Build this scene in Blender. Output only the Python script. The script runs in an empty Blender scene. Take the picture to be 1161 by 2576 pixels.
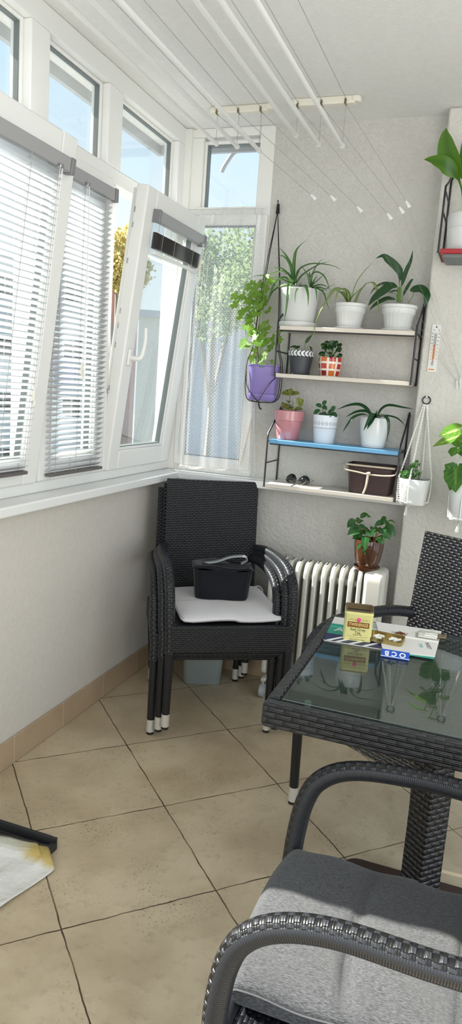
import bpy, math, random
from mathutils import Vector, Matrix
random.seed(7)
PI = math.pi
scene = bpy.context.scene
COL = scene.collection

# ------------------------------------------------------------------ camera and pixel -> point helpers
CAM = Vector((1.54776, -2.44710, 1.45682))
RGT = Vector((0.93665, 0.34298, 0.07108)); DWN = Vector((0.12493, -0.13755, -0.98258)); FWD = Vector((-0.32723, 0.92922, -0.17169))
FPX = 1803.55
def ray(u, v): return RGT*((u-580.5)/FPX) + DWN*((v-1288.0)/FPX) + FWD
def atY(u, v, Y):
    d = ray(u, v); return CAM + d*((Y-CAM.y)/d.y)
def atZ(u, v, Z):
    d = ray(u, v); return CAM + d*((Z-CAM.z)/d.z)
def atX(u, v, X):
    d = ray(u, v); return CAM + d*((X-CAM.x)/d.x)
def crop(x0, y0, s): return lambda x, y, Y: atY(x0+x*s, y0+y*s, Y)

YB = 0.93; YP = 0.84; H = 2.655

# ------------------------------------------------------------------ node helpers
class N:
    def __init__(s, name):
        s.m = bpy.data.materials.new(name); s.m.use_nodes = True
        s.t = s.m.node_tree; s.t.nodes.clear()
        s.out = s.t.nodes.new('ShaderNodeOutputMaterial')
    def n(s, typ, **kw):
        nd = s.t.nodes.new(typ)
        for k, v in kw.items(): setattr(nd, k, v)
        return nd
    def l(s, a, b): s.t.links.new(a, b)
    def setin(s, sock, v):
        if isinstance(v, bpy.types.NodeSocket): s.l(v, sock)
        else: sock.default_value = v
    def math(s, op, a, b=0.0, c=None):
        nd = s.n('ShaderNodeMath', operation=op)
        s.setin(nd.inputs[0], a); s.setin(nd.inputs[1], b)
        if c is not None: s.setin(nd.inputs[2], c)
        return nd.outputs[0]
    def step(s, x, lo, hi):
        nd = s.n('ShaderNodeMapRange'); nd.interpolation_type = 'SMOOTHSTEP'
        s.setin(nd.inputs['Value'], x); nd.inputs['From Min'].default_value = lo; nd.inputs['From Max'].default_value = hi
        return nd.outputs[0]
    def mix(s, f, a, b):
        nd = s.n('ShaderNodeMix', data_type='RGBA')
        s.setin(nd.inputs[0], f); s.setin(nd.inputs[6], c4(a)); s.setin(nd.inputs[7], c4(b))
        return nd.outputs[2]
    def noise(s, vec, scale, detail=4, rough=.5):
        nd = s.n('ShaderNodeTexNoise'); nd.inputs['Scale'].default_value = scale; nd.inputs['Detail'].default_value = detail
        nd.inputs['Roughness'].default_value = rough
        if vec is not None: s.l(vec, nd.inputs['Vector'])
        return nd.outputs[0]
    def obj(s): return s.n('ShaderNodeTexCoord').outputs['Object']
    def uv(s):
        sp = s.n('ShaderNodeSeparateXYZ'); s.l(s.n('ShaderNodeUVMap').outputs[0], sp.inputs[0]); return sp.outputs[0], sp.outputs[1]
    def xyz(s, v):
        sp = s.n('ShaderNodeSeparateXYZ'); s.l(v, sp.inputs[0]); return sp.outputs
    def bump(s, h, dist, strength=1.0):
        nd = s.n('ShaderNodeBump'); nd.inputs['Distance'].default_value = dist; nd.inputs['Strength'].default_value = strength
        s.l(h, nd.inputs['Height']); return nd.outputs[0]
    def bsdf(s, col, rough=.5, spec=.5, metal=0., normal=None, coat=0., sheen=0.):
        b = s.n('ShaderNodeBsdfPrincipled')
        s.setin(b.inputs['Base Color'], c4(col)); s.setin(b.inputs['Roughness'], rough)
        b.inputs['Specular IOR Level'].default_value = spec; b.inputs['Metallic'].default_value = metal
        b.inputs['Coat Weight'].default_value = coat; b.inputs['Sheen Weight'].default_value = sheen
        if normal is not None: s.l(normal, b.inputs['Normal'])
        return b.outputs[0]
    def done(s, sh): s.l(sh, s.out.inputs[0]); return s.m
def c4(c):
    if isinstance(c, (tuple, list)): return (c[0], c[1], c[2], 1.0)
    return c

def plain(name, col, rough=.5, spec=.5, metal=0., coat=0., bump=None, sheen=0., vary=0.):
    k = N(name); nm = None; cc = col
    o = k.obj()
    if bump: nm = k.bump(k.noise(o, bump[0], 4), bump[1])
    if vary: cc = k.mix(k.noise(o, 14, 5), tuple(x*(1-vary) for x in col), tuple(min(1, x*(1+vary)) for x in col))
    return k.done(k.bsdf(cc, rough, spec, metal, nm, coat, sheen))

def weave(name, P=.022, R=.009, col=(.0085,.0095,.013), gap=(.0015,.0015,.002), depth=.004, ribs=0, rough=.38, swap=False, spec=.5, coat=0., coat_ior=1.5):
    k = N(name); u, v = k.uv()
    if swap: u, v = v, u
    vr = k.math('DIVIDE', v, R); row = k.math('FLOOR', vr)
    par = k.math('MULTIPLY', k.math('FLOORED_MODULO', row, 2.0), .5)
    s = k.math('FRACT', k.math('ADD', k.math('DIVIDE', u, P), par)); t = k.math('FRACT', vr)
    hs = k.math('POWER', k.math('MAXIMUM', k.math('SINE', k.math('MULTIPLY', s, PI)), 0.0), .6)
    q = k.math('SUBTRACT', k.math('MULTIPLY', t, 2.0), 1.0)
    ht = k.math('POWER', k.math('MAXIMUM', k.math('SUBTRACT', 1.0, k.math('MULTIPLY', q, q)), 0.0), .5)
    h = k.math('MULTIPLY', hs, ht)
    c = k.mix(k.step(h, .12, .5), gap, col)
    if ribs:
        rb = k.math('MULTIPLY', k.math('ABSOLUTE', k.math('SINE', k.math('MULTIPLY', t, PI*ribs))), .16)
        h = k.math('ADD', h, rb)
    bn = k.bump(h, depth); sh = k.bsdf(c, rough, spec, 0, bn, coat); sh.node.inputs['Coat IOR'].default_value = coat_ior; sh.node.inputs['Coat Roughness'].default_value = .2; k.l(bn, sh.node.inputs['Coat Normal'])
    return k.done(sh)

def wound(name, col=(.022,.024,.029), pitch=.0042, rowang=.62, P=.021, half=.95):
    """round tube wound with thin strands, with a strip of staggered loops along the outer side"""
    k = N(name); u, v = k.uv()
    ring = k.math('ABSOLUTE', k.math('SINE', k.math('MULTIPLY', v, PI/pitch)))
    ur = k.math('DIVIDE', u, rowang); row = k.math('FLOOR', ur)
    par = k.math('MULTIPLY', k.math('FLOORED_MODULO', row, 2.0), .5)
    s = k.math('FRACT', k.math('ADD', k.math('DIVIDE', v, P), par)); t = k.math('FRACT', ur)
    up = k.math('MULTIPLY', k.step(s, .02, .22), k.math('SUBTRACT', 1.0, k.step(s, .48, .64)))
    q = k.math('SUBTRACT', k.math('MULTIPLY', t, 2.0), 1.0)
    up = k.math('MULTIPLY', up, k.math('SUBTRACT', 1.0, k.step(k.math('ABSOLUTE', q), .7, 1.0)))
    wv = k.math('ADD', up, k.math('MULTIPLY', ring, .12))
    mask = k.math('SUBTRACT', 1.0, k.step(k.math('ABSOLUTE', u), half, half+.08))
    h = k.math('ADD', k.math('MULTIPLY', mask, wv), k.math('MULTIPLY', k.math('SUBTRACT', 1.0, mask), k.math('ADD', k.math('MULTIPLY', ring, .16), .5)))
    c = k.mix(k.step(h, .05, .4), (.002,.002,.0025), col)
    return k.done(k.bsdf(c, .31, .5, 0, k.bump(h, .0035)))

def leafmat(name, edge, mid, w=.12, rough=.35, tr=.3, trc=None, veins=0., spots=0.):
    k = N(name); u, v = k.uv()
    d = k.math('ABSOLUTE', k.math('SUBTRACT', u, .5))
    c = k.mix(k.step(d, w*.4, w), mid, edge)
    c = k.mix(k.math('MULTIPLY', k.noise(k.obj(), 25, 3), .5), c, tuple(x*.65 for x in edge))
    nm = None
    if veins:
        vv = k.math('ABSOLUTE', k.math('SINE', k.math('MULTIPLY', k.math('SUBTRACT', v, k.math('MULTIPLY', d, .5)), PI*veins)))
        nm = k.bump(vv, .002)
    if spots:
        c = k.mix(k.math('MULTIPLY', k.step(k.noise(k.obj(), 60, 2), .52, .6), spots), c, mid)
    a = k.bsdf(c, rough, .45, 0, nm)
    b = k.n('ShaderNodeBsdfTranslucent'); k.setin(b.inputs[0], c4(trc or tuple(min(1, x*1.8) for x in edge)))
    m = k.n('ShaderNodeMixShader'); m.inputs[0].default_value = tr; k.l(a, m.inputs[1]); k.l(b.outputs[0], m.inputs[2])
    return k.done(m.outputs[0])

def glassmat(name, tint=(1,1,1), ior=1.5, rough=0.0, dust=None, dusty=0.):
    k = N(name)
    t = k.n('ShaderNodeBsdfTransparent'); t.inputs[0].default_value = c4(tint)
    g = k.n('ShaderNodeBsdfGlossy'); g.inputs['Roughness'].default_value = rough
    bk = k.n('ShaderNodeNewGeometry').outputs['Backfacing']
    f = k.n('ShaderNodeFresnel'); k.l(k.math('ADD', k.math('MULTIPLY', bk, 1/ior-ior), ior), f.inputs[0])
    m = k.n('ShaderNodeMixShader'); k.l(f.outputs[0], m.inputs[0]); k.l(t.outputs[0], m.inputs[1]); k.l(g.outputs[0], m.inputs[2])
    if dust:
        d = k.n('ShaderNodeBsdfDiffuse'); d.inputs[0].default_value = c4(dust)
        m2 = k.n('ShaderNodeMixShader'); m2.inputs[0].default_value = dusty; k.l(m.outputs[0], m2.inputs[1]); k.l(d.outputs[0], m2.inputs[2]); m = m2
    return k.done(m.outputs[0])

# ------------------------------------------------------------------ mesh builder
def catmull(pts, n):
    pts = [Vector(p) for p in pts]
    if len(pts) < 3: return [pts[0].lerp(pts[-1], i/n) for i in range(n+1)]
    P = [pts[0]*2-pts[1]] + pts + [pts[-1]*2-pts[-2]]
    out = []; m = len(pts)-1
    for i in range(n+1):
        x = i/n*m; k = min(int(x), m-1); t = x-k
        a, b, c, d = P[k], P[k+1], P[k+2], P[k+3]
        out.append(0.5*((2*b)+(c-a)*t+(2*a-5*b+4*c-d)*t*t+(3*b-a-3*c+d)*t**3))
    return out

class MB:
    def __init__(s): s.v = []; s.f = []; s.uv = []
    def face(s, idx, uvs=None):
        s.f.append(tuple(idx)); s.uv.append(uvs or [(0.5, 0.5)]*len(idx))
    def add(s, co): s.v.append(Vector(co)); return len(s.v)-1
    def box(s, lo, hi, M=None, flip=False):
        b = len(s.v)
        cs = [Vector((x, y, z)) for x in (lo[0], hi[0]) for y in (lo[1], hi[1]) for z in (lo[2], hi[2])]
        for c in cs: s.v.append(M @ c if M else c.copy())
        for q, ax in (((0,1,3,2),0), ((4,6,7,5),0), ((0,4,5,1),1), ((2,3,7,6),1), ((0,2,6,4),2), ((1,5,7,3),2)):
            uv = []
            for i in q:
                c = cs[i]; uv.append((c.y, c.z) if ax == 0 else ((c.x, c.z) if ax == 1 else (c.x, c.y)))
            s.face([b+i for i in q], uv)
        return s
    def tube(s, pts, r, n=8, side=None, closed=False, cap=True, twist=0.):
        pts = [Vector(p) for p in pts]; m = len(pts)
        rs = r if isinstance(r, (list, tuple)) else [r]*m
        T = []
        for i in range(m):
            a = pts[i-1] if (i > 0 or closed) else pts[i]; c = pts[(i+1) % m] if (i < m-1 or closed) else pts[i]
            d = c-a; T.append(d.normalized() if d.length > 1e-9 else Vector((0,0,1)))
        b = len(s.v); L = 0.; Ls = []
        nrm = None
        for i in range(m):
            if i: L += (pts[i]-pts[i-1]).length
            Ls.append(L); t = T[i]
            if side is not None: nrm = t.cross(Vector(side)).normalized()
            elif nrm is None: nrm = t.orthogonal().normalized()
            else: nrm = (nrm - t*nrm.dot(t)).normalized()
            bn = t.cross(nrm)
            for k in range(n):
                a = 2*PI*k/n + PI + twist
                s.v.append(pts[i] + (nrm*math.cos(a)+bn*math.sin(a))*rs[i])
        mm = m if closed else m-1
        for i in range(mm):
            j = (i+1) % m; Lj = Ls[j] if j else L+(pts[0]-pts[-1]).length
            for k in range(n):
                k2 = (k+1) % n; a0 = 2*PI*k/n-PI; a1 = 2*PI*(k+1)/n-PI
                s.face((b+i*n+k, b+i*n+k2, b+j*n+k2, b+j*n+k), [(a0, Ls[i]), (a1, Ls[i]), (a1, Lj), (a0, Lj)])
        if cap and not closed:
            s.face([b+k for k in range(n)][::-1]); s.face([b+(m-1)*n+k for k in range(n)])
        return s
    def lathe(s, prof, n=32, c=(0,0,0), rmod=None, sq=0., rot=0., sx=1., sy=1.):
        """profile of (r, z), revolved; sq>0 gives a rounded-square section"""
        b = len(s.v); c = Vector(c); m = len(prof)
        for (r, z) in prof:
            for k in range(n):
                a = 2*PI*k/n
                rr = r
                if rmod: rr = rmod(a, r, z)
                ca, sa = math.cos(a), math.sin(a)
                if sq:
                    e = 2+sq*8; d = (abs(ca)**e+abs(sa)**e)**(-1/e); ca *= d; sa *= d
                x, y = ca*rr*sx, sa*rr*sy
                s.v.append(c+Vector((x*math.cos(rot)-y*math.sin(rot), x*math.sin(rot)+y*math.cos(rot), z)))
        for i in range(m-1):
            for k in range(n):
                k2 = (k+1) % n
                s.face((b+i*n+k, b+i*n+k2, b+(i+1)*n+k2, b+(i+1)*n+k),
                       [(k/n, prof[i][1]), ((k+1)/n, prof[i][1]), ((k+1)/n, prof[i+1][1]), (k/n, prof[i+1][1])])
        if prof[0][0] > 1e-6: s.face([b+k for k in range(n)][::-1])
        if prof[-1][0] > 1e-6: s.face([b+(m-1)*n+k for k in range(n)])
        return s
    def leaf(s, pts, width, shape='strap', face=(0,-.5,.85), fold=.25, n=10, thick=0., wave=0.):
        P = catmull(pts, n); b = len(s.v); fv = Vector(face).normalized()
        for i, p in enumerate(P):
            t = i/n
            T = (P[min(i+1, n)]-P[max(i-1, 0)]).normalized()
            sd = T.cross(fv)
            if sd.length < 1e-3: sd = T.orthogonal()
            sd.normalize(); nm = sd.cross(T).normalized()
            if nm.dot(fv) < 0: nm = -nm
            if shape == 'strap': w = (1-t**2.2)*min(1, .75+t)
            elif shape == 'lance': w = math.sin(PI*min(1, max(0, (t**.8))))**.8 if 0 < t < 1 else 0
            elif shape == 'stalk': w = .07 if t < .35 else max(.07, math.sin(PI*((t-.35)/.65)**.75)**.85) if t < 1 else 0
            elif shape == 'oval': w = math.sin(PI*t**.85)**.6 if 0 < t < 1 else 0
            elif shape == 'heart': w = (math.sin(PI*min(1, t*.86+.14)))**.7*(1 if t < .5 else 1) if t < 1 else 0
            else: w = 1
            w = max(w, .015)*width*.5
            wv = math.sin(t*19+i)*wave*w
            s.v.append(p+sd*w+nm*(fold*w+wv)); s.v.append(p.copy()); s.v.append(p-sd*w+nm*(fold*w-wv))
            if thick: s.v[-2] = p-nm*thick*(1-t)
        for i in range(n):
            a = b+i*3; t0 = i/n; t1 = (i+1)/n
            s.face((a, a+1, a+4, a+3), [(0, t0), (.5, t0), (.5, t1), (0, t1)])
            s.face((a+1, a+2, a+5, a+4), [(.5, t0), (1, t0), (1, t1), (.5, t1)])
        return s
    def fan(s, c, outline, X, Y, Z, cup=0., center_h=0.):
        """a lobed leaf: outline of (x, y) around the point c in the X/Y plane, cupped along Z"""
        c = Vector(c); b = len(s.v); s.v.append(c+Z*center_h)
        for (x, y) in outline: s.v.append(c+X*x+Y*y+Z*(cup*(x*x+y*y)))
        m = len(outline)
        for i in range(m):
            j = (i+1) % m
            s.face((b, b+1+i, b+1+j), [(.5, 0), (1 if i % 4 else .6, 1), (1 if j % 4 else .6, 1)])
        return s
    def prism(s, outline, z0, z1, M=None):
        """outline in x/y extruded between z0 and z1"""
        b = len(s.v); m = len(outline)
        for z in (z0, z1):
            for (x, y) in outline:
                p = Vector((x, y, z)); s.v.append(M @ p if M else p)
        s.face([b+i for i in range(m)][::-1], [(x, y) for x, y in outline][::-1]); s.face([b+m+i for i in range(m)], list(outline))
        L = 0
        for i in range(m):
            j = (i+1) % m; d = math.dist(outline[i], outline[j])
            s.face((b+i, b+j, b+m+j, b+m+i), [(L, z0), (L+d, z0), (L+d, z1), (L, z1)]); L += d
        return s
    def sheet(s, fn, nu, nv):
        b = len(s.v)
        for j in range(nv+1):
            for i in range(nu+1): s.v.append(Vector(fn(i/nu, j/nv)))
        for j in range(nv):
            for i in range(nu):
                a = b+j*(nu+1)+i
                s.face((a, a+1, a+nu+2, a+nu+1), [(i/nu, j/nv), ((i+1)/nu, j/nv), ((i+1)/nu, (j+1)/nv), (i/nu, (j+1)/nv)])
        return s
    def build(s, name, mat, parent=None, W=False, bevel=0., seg=2, smooth=40, sub=0, solid=0., kind=None):
        vs = s.v
        if W and parent is not None:
            M = parent.matrix_basis.inverted(); p = parent.parent
            MM = parent.matrix_basis.copy()
            while p is not None: MM = p.matrix_basis @ MM; p = p.parent
            M = MM.inverted(); vs = [M @ v for v in vs]
        me = bpy.data.meshes.new(name)
        me.from_pydata([tuple(v) for v in vs], [], s.f)
        ul = me.uv_layers.new(name='UVMap')
        flat = []
        for u in s.uv:
            for a in u: flat += [a[0], a[1]]
        ul.data.foreach_set('uv', flat)
        me.materials.append(mat)
        o = bpy.data.objects.new(name, me); COL.objects.link(o)
        if parent is not None: o.parent = parent
        if smooth:
            for p in me.polygons: p.use_smooth = True
            me.update(); me.set_sharp_from_angle(angle=math.radians(smooth))
        if solid:
            md = o.modifiers.new('solid', 'SOLIDIFY'); md.thickness = solid; md.offset = 0
        if bevel:
            md = o.modifiers.new('bevel', 'BEVEL'); md.width = bevel; md.segments = seg; md.limit_method = 'ANGLE'; md.angle_limit = math.radians(35)
        if sub:
            md = o.modifiers.new('sub', 'SUBSURF'); md.levels = sub; md.render_levels = sub
        if kind: o['kind'] = kind
        return o

def thing(name, label, cat, loc=(0,0,0), rotz=0., group=None, roty=0.):
    o = bpy.data.objects.new(name, None); COL.objects.link(o); o.empty_display_size = .05
    o.location = loc; o.rotation_euler = (0, roty, rotz)
    o['label'] = label; o['category'] = cat
    if group: o['group'] = group
    return o
def tag(o, label, cat, group=None):
    o['label'] = label; o['category'] = cat
    if group: o['group'] = group
    return o
def structure(o): o['kind'] = 'structure'; return o
def text(name, body, size, mat, parent, M, align='CENTER', ext=.0002, sx=1., bold=0.):
    cu = bpy.data.curves.new(name, 'FONT'); cu.body = body; cu.size = size; cu.align_x = align; cu.align_y = 'CENTER'; cu.extrude = ext; cu.offset = bold
    cu.materials.append(mat)
    tmp = bpy.data.objects.new(name+'_outline', cu); COL.objects.link(tmp)
    me = bpy.data.meshes.new_from_object(tmp.evaluated_get(bpy.context.evaluated_depsgraph_get())); me.name = name
    bpy.data.objects.remove(tmp); bpy.data.curves.remove(cu)
    o = bpy.data.objects.new(name, me); COL.objects.link(o); o.parent = parent
    o.matrix_local = M @ Matrix.Diagonal((sx, 1, 1, 1))
    return o
def frame_M(origin, x, y):
    x = Vector(x).normalized(); y = Vector(y).normalized(); z = x.cross(y)
    return Matrix(((x.x, y.x, z.x, origin[0]), (x.y, y.y, z.y, origin[1]), (x.z, y.z, z.z, origin[2]), (0, 0, 0, 1)))
def rrect(x0, y0, x1, y1, r, n=5):
    out = []
    for cx, cy, a0 in ((x1-r, y1-r, 0), (x0+r, y1-r, 90), (x0+r, y0+r, 180), (x1-r, y0+r, 270)):
        for i in range(n+1):
            a = math.radians(a0+90*i/n); out.append((cx+r*math.cos(a), cy+r*math.sin(a)))
    return out

# ------------------------------------------------------------------ materials
def plaster(name, col, scale, dist, dist2, rough=.9):
    k = N(name); o = k.obj()
    a = k.noise(o, scale, 5, .55); b = k.noise(o, scale*.28, 3)
    r = k.step(a, .40, .68)
    h = k.math('ADD', k.math('MULTIPLY', r, dist2), k.math('MULTIPLY', b, dist))
    c = k.mix(b, tuple(x*.94 for x in col), tuple(min(1, x*1.04) for x in col))
    return k.done(k.bsdf(c, rough, .2, 0, k.bump(h, 1.0)))
M = {}
M['wall_fine'] = plaster('fine_plaster', (.68,.64,.58), 130, .001, .0006)
M['wall_rough'] = plaster('rough_plaster', (.585,.57,.535), 55, .0024, .0022)
M['wall_pillar'] = plaster('pillar_plaster', (.65,.63,.58), 55, .0022, .0017)
M['ceiling'] = plaster('ceiling_paint', (.78,.775,.755), 150, .0006, .0006)
M['pvc'] = plain('white_pvc', (.80,.80,.775), .32, .5)
M['pvc2'] = plain('white_pvc_aged', (.79,.785,.75), .38, .5)
M['sill'] = plain('white_sill', (.80,.805,.79), .25, .5)
M['gasket'] = plain('grey_gasket', (.16,.18,.175), .5)
M['metal'] = plain('grey_metal', (.45,.45,.46), .35, .5, 1.)
M['blindrail'] = plain('grey_headrail', (.33,.33,.335), .45)
M['blindcap'] = plain('dark_grey_cap', (.20,.20,.21), .4)
M['darkrail'] = plain('brown_grey_rail', (.13,.115,.11), .5)
M['cord'] = plain('white_cord', (.78,.77,.74), .8)
M['greycord'] = plain('grey_cord', (.36,.35,.33), .8)
M['ivory'] = plain('ivory_plastic', (.76,.73,.63), .4)
M['white_rod'] = plain('white_rod', (.77,.77,.75), .35)
M['glass'] = glassmat('window_glass', (.97,.985,.985), 1.6)
M['blackwire'] = plain('black_wire', (.012,.012,.014), .4)
M['blackcord'] = plain('black_cord', (.01,.01,.012), .8)
M['board'] = plain('beige_board', (.66,.60,.52), .5, vary=.06)
M['blueboard'] = plain('blue_board', (.13,.35,.59), .35)
M['redboard'] = plain('red_board', (.36,.012,.02), .4)
M['greyunder'] = plain('grey_underside', (.16,.18,.18), .5)
M['potwhite'] = plain('white_pot', (.66,.67,.655), .3)
M['potgloss'] = plain('glossy_white_pot', (.73,.75,.74), .12, coat=.4)
M['potlace'] = plain('white_lace_pot', (.74,.79,.85), .35)
M['soil'] = plain('soil', (.035,.024,.016), .95, bump=(90, .01))
M['greypot'] = plain('charcoal_pot', (.045,.05,.06), .45)
M['pink'] = plain('pink_ceramic', (.52,.215,.23), .16, coat=.5)
M['purple'] = plain('purple_plastic', (.225,.17,.43), .28)
M['brownpot'] = plain('brown_plastic', (.075,.028,.012), .14, coat=.6)
M['stem_g'] = plain('green_stem', (.12,.22,.05), .5)
M['stem_b'] = plain('woody_stem', (.25,.13,.05), .6)
M['stem_p'] = plain('pale_stem', (.42,.42,.22), .6)
M['rad'] = plain('cream_enamel', (.66,.645,.58), .3)
M['radbox'] = plain('cream_housing', (.68,.655,.585), .35)
M['dark'] = plain('dark_plastic', (.02,.02,.022), .45)
M['bucket'] = plain('grey_green_plastic', (.30,.345,.335), .45)
M['capmetal'] = plain('pale_foot_cap', (.66,.63,.57), .3, .5, .3)
M['rubber'] = plain('black_rubber', (.012,.012,.012), .6)
M['bag'] = plain('black_cloth', (.008,.009,.013), .85, .2, bump=(350, .0006), sheen=.15)
M['bagflap'] = plain('dark_grey_cloth', (.028,.028,.032), .8, .3, bump=(200, .0012))
M['silver'] = plain('grey_strap', (.30,.31,.32), .4)
M['whitecush'] = plain('white_cushion_cloth', (.70,.67,.68), .9, .2, bump=(30, .002))
M['weave_back'] = weave('woven_wicker_fine', .021, .0085, depth=.003)
M['weave_big'] = weave('woven_wicker_wide', .028, .0105, col=(.032,.035,.044), depth=.013, ribs=0, rough=.3, spec=.8, coat=1., coat_ior=2.1)
M['weave_table'] = weave('woven_table_border', .040, .0140, depth=.008, ribs=3, spec=.8)
M['weave_post'] = weave('woven_table_post', .030, .0165, col=(.014,.015,.019), depth=.010, spec=.7)
M['wound'] = wound('wound_armrest')
M['wicker_leg'] = plain('black_leg', (.009,.0095,.012), .38)
M['tableglass'] = glassmat('smoked_table_glass', (.60,.68,.65), 1.85, 0, (.42,.50,.46), .04)
M['woodbase'] = plain('dark_brown_base', (.045,.026,.02), .4)
def metal_mat(name, col, rough): return plain(name, col, rough, .5, 1.)
M['gold'] = metal_mat('gold_tin', (.46,.36,.15), .38); M['padclear'] = plain('pale_clear_pad', (.62,.70,.66), .2)
M['tin'] = plain('pale_yellow_tin', (.70,.655,.27), .3, .5)
M['tinrim'] = plain('bronze_rim', (.30,.22,.12), .3, .5, .6)
M['brownband'] = plain('brown_label', (.20,.08,.012), .4)
M['goldink'] = plain('gold_ink', (.70,.48,.18), .4)
M['ink'] = plain('dark_ink', (.03,.025,.02), .6)
M['pinkgem'] = plain('magenta_seal', (.75,.06,.22), .25)
M['paper'] = plain('white_paper', (.72,.70,.66), .7)
M['teal'] = plain('teal_print', (.02,.30,.22), .5)
M['navy'] = plain('navy_print', (.012,.022,.09), .45)
M['whiteink'] = plain('white_print', (.74,.75,.76), .5)
M['tealink'] = plain('teal_ink', (.08,.42,.36), .6)
M['ocb'] = plain('blue_card', (.008,.07,.42), .4)
M['tobacco'] = plain('tobacco', (.22,.07,.015), .9, bump=(300, .004))
M['filter'] = plain('white_filter', (.80,.79,.76), .8)
M['brass'] = metal_mat('brown_metal', (.24,.18,.12), .4)
M['terracotta'] = plain('terracotta', (.52,.24,.09), .7)
M['pan'] = plain('black_dustpan_plastic', (.012,.013,.016), .35)
M['rope'] = plain('beige_rope', (.60,.50,.38), .9, bump=(200, .002))
M['macrame'] = plain('white_macrame', (.80,.79,.75), .9, bump=(250, .0015))
M['red'] = plain('red_spirit', (.45,.06,.02), .4)
M['orange'] = plain('orange_print', (.70,.26,.05), .5)
M['greyprint'] = plain('grey_print', (.40,.41,.42), .5)
M['whiteplate'] = plain('white_plate', (.74,.735,.70), .4)
M['sunlens'] = plain('dark_lens', (.006,.008,.008), .06)
M['wire'] = metal_mat('gunmetal_wire', (.35,.33,.31), .3)
M['clear'] = glassmat('clear_plastic', (.93,.93,.90), 1.35, .12)
M['soffit'] = plain('white_soffit', (.74,.73,.71), .8)
M['pipe'] = plain('grey_pipe', (.55,.53,.54), .6)

def floor_mat():
    k = N('beige_floor_tile'); o = k.obj(); x, y, z = k.xyz(o)
    S = 1/(math.sqrt(2)*.45)
    wob = k.math('MULTIPLY', k.math('SUBTRACT', k.noise(o, 16, 3), .5), .022)
    i = k.math('ADD', k.math('ADD', k.math('MULTIPLY', k.math('SUBTRACT', x, y), S), .46667), wob)
    wob2 = k.math('MULTIPLY', k.math('SUBTRACT', k.noise(o, 13, 3), .5), .022)
    j = k.math('ADD', k.math('ADD', k.math('MULTIPLY', k.math('ADD', x, y), S), 1.53076), wob2)
    def edge(c):
        f = k.math('FRACT', k.math('ADD', c, .5)); return k.math('ABSOLUTE', k.math('SUBTRACT', f, .5))
    d = k.math('MINIMUM', edge(i), edge(j))
    w = k.math('ADD', .0018, k.math('MULTIPLY', k.noise(o, 9, 2), .0048))
    g = k.math('SUBTRACT', 1.0, k.step(k.math('DIVIDE', d, w), .75, 1.2))
    big = k.noise(o, 3.2, 6, .6); fine = k.noise(o, 26, 6, .6)
    c = k.mix(k.step(big, .35, .66), (.46,.365,.24), (.61,.505,.35))
    c = k.mix(k.math('MULTIPLY', k.step(fine, .52, .72), .35), c, (.285,.215,.135))
    patch = k.step(k.noise(o, 4.5, 4), .46, .64)
    sp = k.math('MULTIPLY', k.step(k.noise(o, 120, 3, .7), .57, .64), patch)
    c = k.mix(k.math('MULTIPLY', sp, .6), c, (.12,.095,.075))
    gc = k.mix(k.step(k.noise(o, 7, 2), .42, .62), (.075,.045,.022), (.23,.165,.10))
    c = k.mix(g, c, gc)
    h = k.math('SUBTRACT', k.math('MULTIPLY', fine, .0006), k.math('MULTIPLY', g, .002))
    r = k.math('ADD', .36, k.math('MULTIPLY', fine, .15))
    return k.done(k.bsdf(c, r, .42, 0, k.bump(h, 1.0)))
M['floor'] = floor_mat()
def base_mat():
    k = N('beige_skirting_tile'); o = k.obj(); x, y, z = k.xyz(o)
    f = k.math('FRACT', k.math('DIVIDE', k.math('ADD', k.math('ADD', x, y), .0), .33))
    g = k.math('LESS_THAN', f, .012)
    c = k.mix(k.noise(o, 8, 5), (.40,.285,.18), (.53,.40,.27))
    c = k.mix(g, c, (.62,.52,.40))
    return k.done(k.bsdf(c, .4, .4))
M['skirting'] = base_mat()
def slat_mat():
    k = N('white_slat'); a = k.bsdf((.80,.82,.84), .35, .4)
    b = k.n('ShaderNodeBsdfTranslucent'); b.inputs[0].default_value = (.92,.93,.95,1)
    m = k.n('ShaderNodeMixShader'); m.inputs[0].default_value = .36; k.l(a, m.inputs[1]); k.l(b.outputs[0], m.inputs[2])
    return k.done(m.outputs[0])
M['slat'] = slat_mat(); M['shadeslat'] = plain('slat_backlit_shade', (.10,.095,.09), .4)  # raised slats are white too; the backlit stack's shade is put into this colour
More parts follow.
